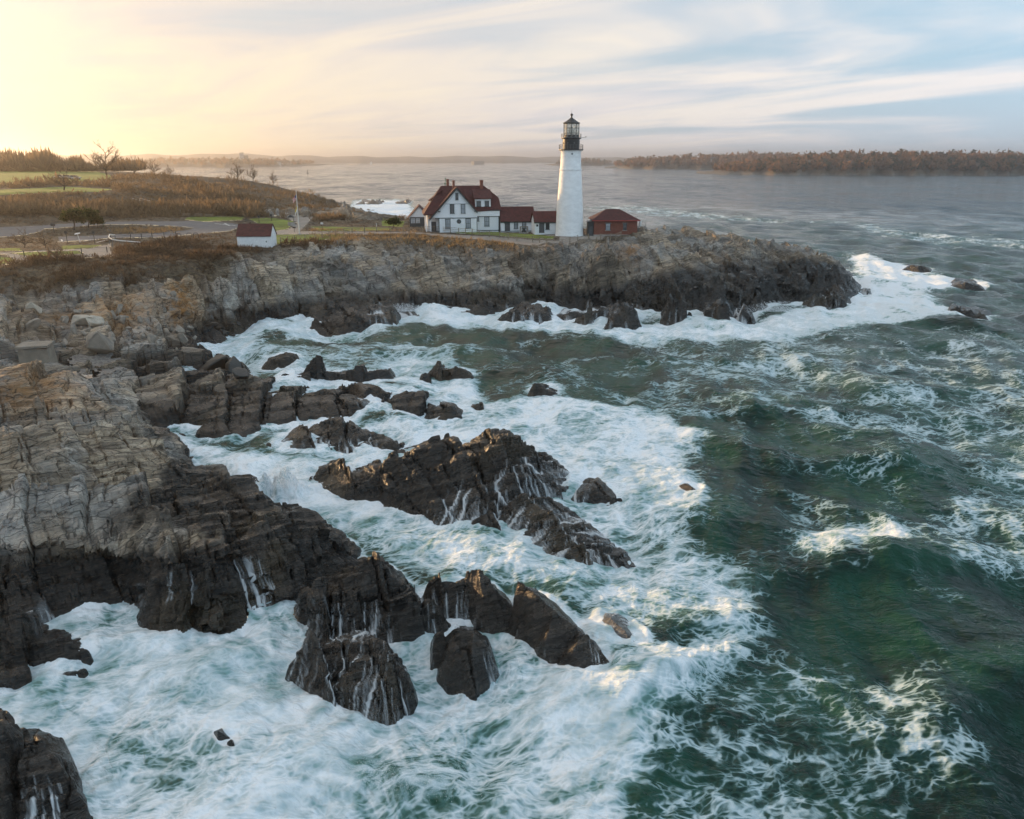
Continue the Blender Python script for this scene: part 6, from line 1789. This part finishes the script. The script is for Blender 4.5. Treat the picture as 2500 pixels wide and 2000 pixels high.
buoy(751, 424, 1.7, 'dark buoy in the bright bay left of the flagpole', M_BLACK)
buoy(967, 406, 2.2, 'distant thin buoy far out in the bay', M_GREEN)

# ================================================================ spray thrown up by breaking waves
def spray(label, u, v, z0, n, w_, h_, lean, seed, size=.035):
    g = np.random.default_rng(seed)
    p = at_z(u, v, z0)
    a = g.normal(size=n)*w_*.42; t = g.random(n)
    hgt = h_*(1-(a/(w_*1.1))**2).clip(.05, 1)*t**1.5*(.7+.3*np.abs(np.sin(a*5+seed)))
    b = g.normal(size=n)*.35
    P = np.stack([p[0]+a*(1+.35*t)+lean*hgt, p[1]+b*(1+t), z0+hgt], 1)
    s = size*(.3+g.random(n)**2*1.2)
    tet = np.array([[1, 1, 1], [1, -1, -1], [-1, 1, -1], [-1, -1, 1]])*.7
    V = P[:, None, :] + tet[None]*s[:, None, None]*np.array([1, 1, 1.4])
    base = np.arange(n)[:, None, None]*4
    F = (base + np.array([[0, 1, 2], [0, 3, 1], [0, 2, 3], [1, 3, 2]])[None]).reshape(-1, 3)
    return tag(link_mesh('sea_spray', np_mesh('sea_spray', V.reshape(-1, 3), F), M_SPRAY), label, 'spray', kind='stuff')
M_SPRAY, k_, b_, o_ = new_mat('spray_droplets')
nz_ = k_.noise(k_.n('ShaderNodeNewGeometry').outputs['Position'], 2.0, 2)
cs_ = k_.mix(nz_, (0.84, 0.87, 0.90), (0.94, 0.95, 0.96))
ms_ = k_.n('ShaderNodeMixShader', {0: .5, 1: k_.n('ShaderNodeBsdfDiffuse', {'Color': cs_}).outputs[0], 2: k_.n('ShaderNodeBsdfTranslucent', {'Color': cs_}).outputs[0]})
k_.nt.links.new(ms_.outputs[0], o_.inputs[0]); k_.nt.nodes.remove(b_)
spray('burst of white spray against the left end of the slabby island', 688, 1190, 1.6, 4500, 2.2, 2.0, .25, 1, .018)
spray('low spray blowing off the breaker at the bottom of the picture', 980, 1910, .6, 7000, 3.4, .9, .2, 2, .008)
spray('spray along the breaker right of the blade shaped rock', 1600, 1640, .6, 6000, 3.0, .8, -.2, 3, .009)
spray('spray where the sea meets the foot of the headland', 1900, 760, .6, 5000, 5.0, 1.8, 0, 4, .03)
spray('spray at the left foot of the headland rocks', 985, 760, .6, 3000, 4.0, 1.4, 0, 5, .03)

# ================================================================ haze in the air
hzb = MB().box(-15500, 15500, -400, 15500, -12, 120).build('haze', None)
tag(hzb, 'thin golden evening haze over sea and land', 'haze', kind='stuff')
hm = bpy.data.materials.new('haze'); hm.use_nodes = True
ht = hm.node_tree
for n in list(ht.nodes): ht.nodes.remove(n)
hk = NT(ht)
pv_ = hk.n('ShaderNodeVolumePrincipled', {'Color': (0.93, 0.92, 0.95, 1), 'Density': HAZE, 'Anisotropy': 0.85})
ht.links.new(pv_.outputs[0], hk.n('ShaderNodeOutputMaterial').inputs['Volume'])
hzb.data.materials.append(hm)
print('done', round(time.time()-T0, 1), 'tris', sum(len(o.data.loop_triangles) if o.data.loop_triangles else sum(len(p.vertices)-2 for p in o.data.polygons) for o in col.objects if o.type == 'MESH' and len(o.data.polygons) < 50000))
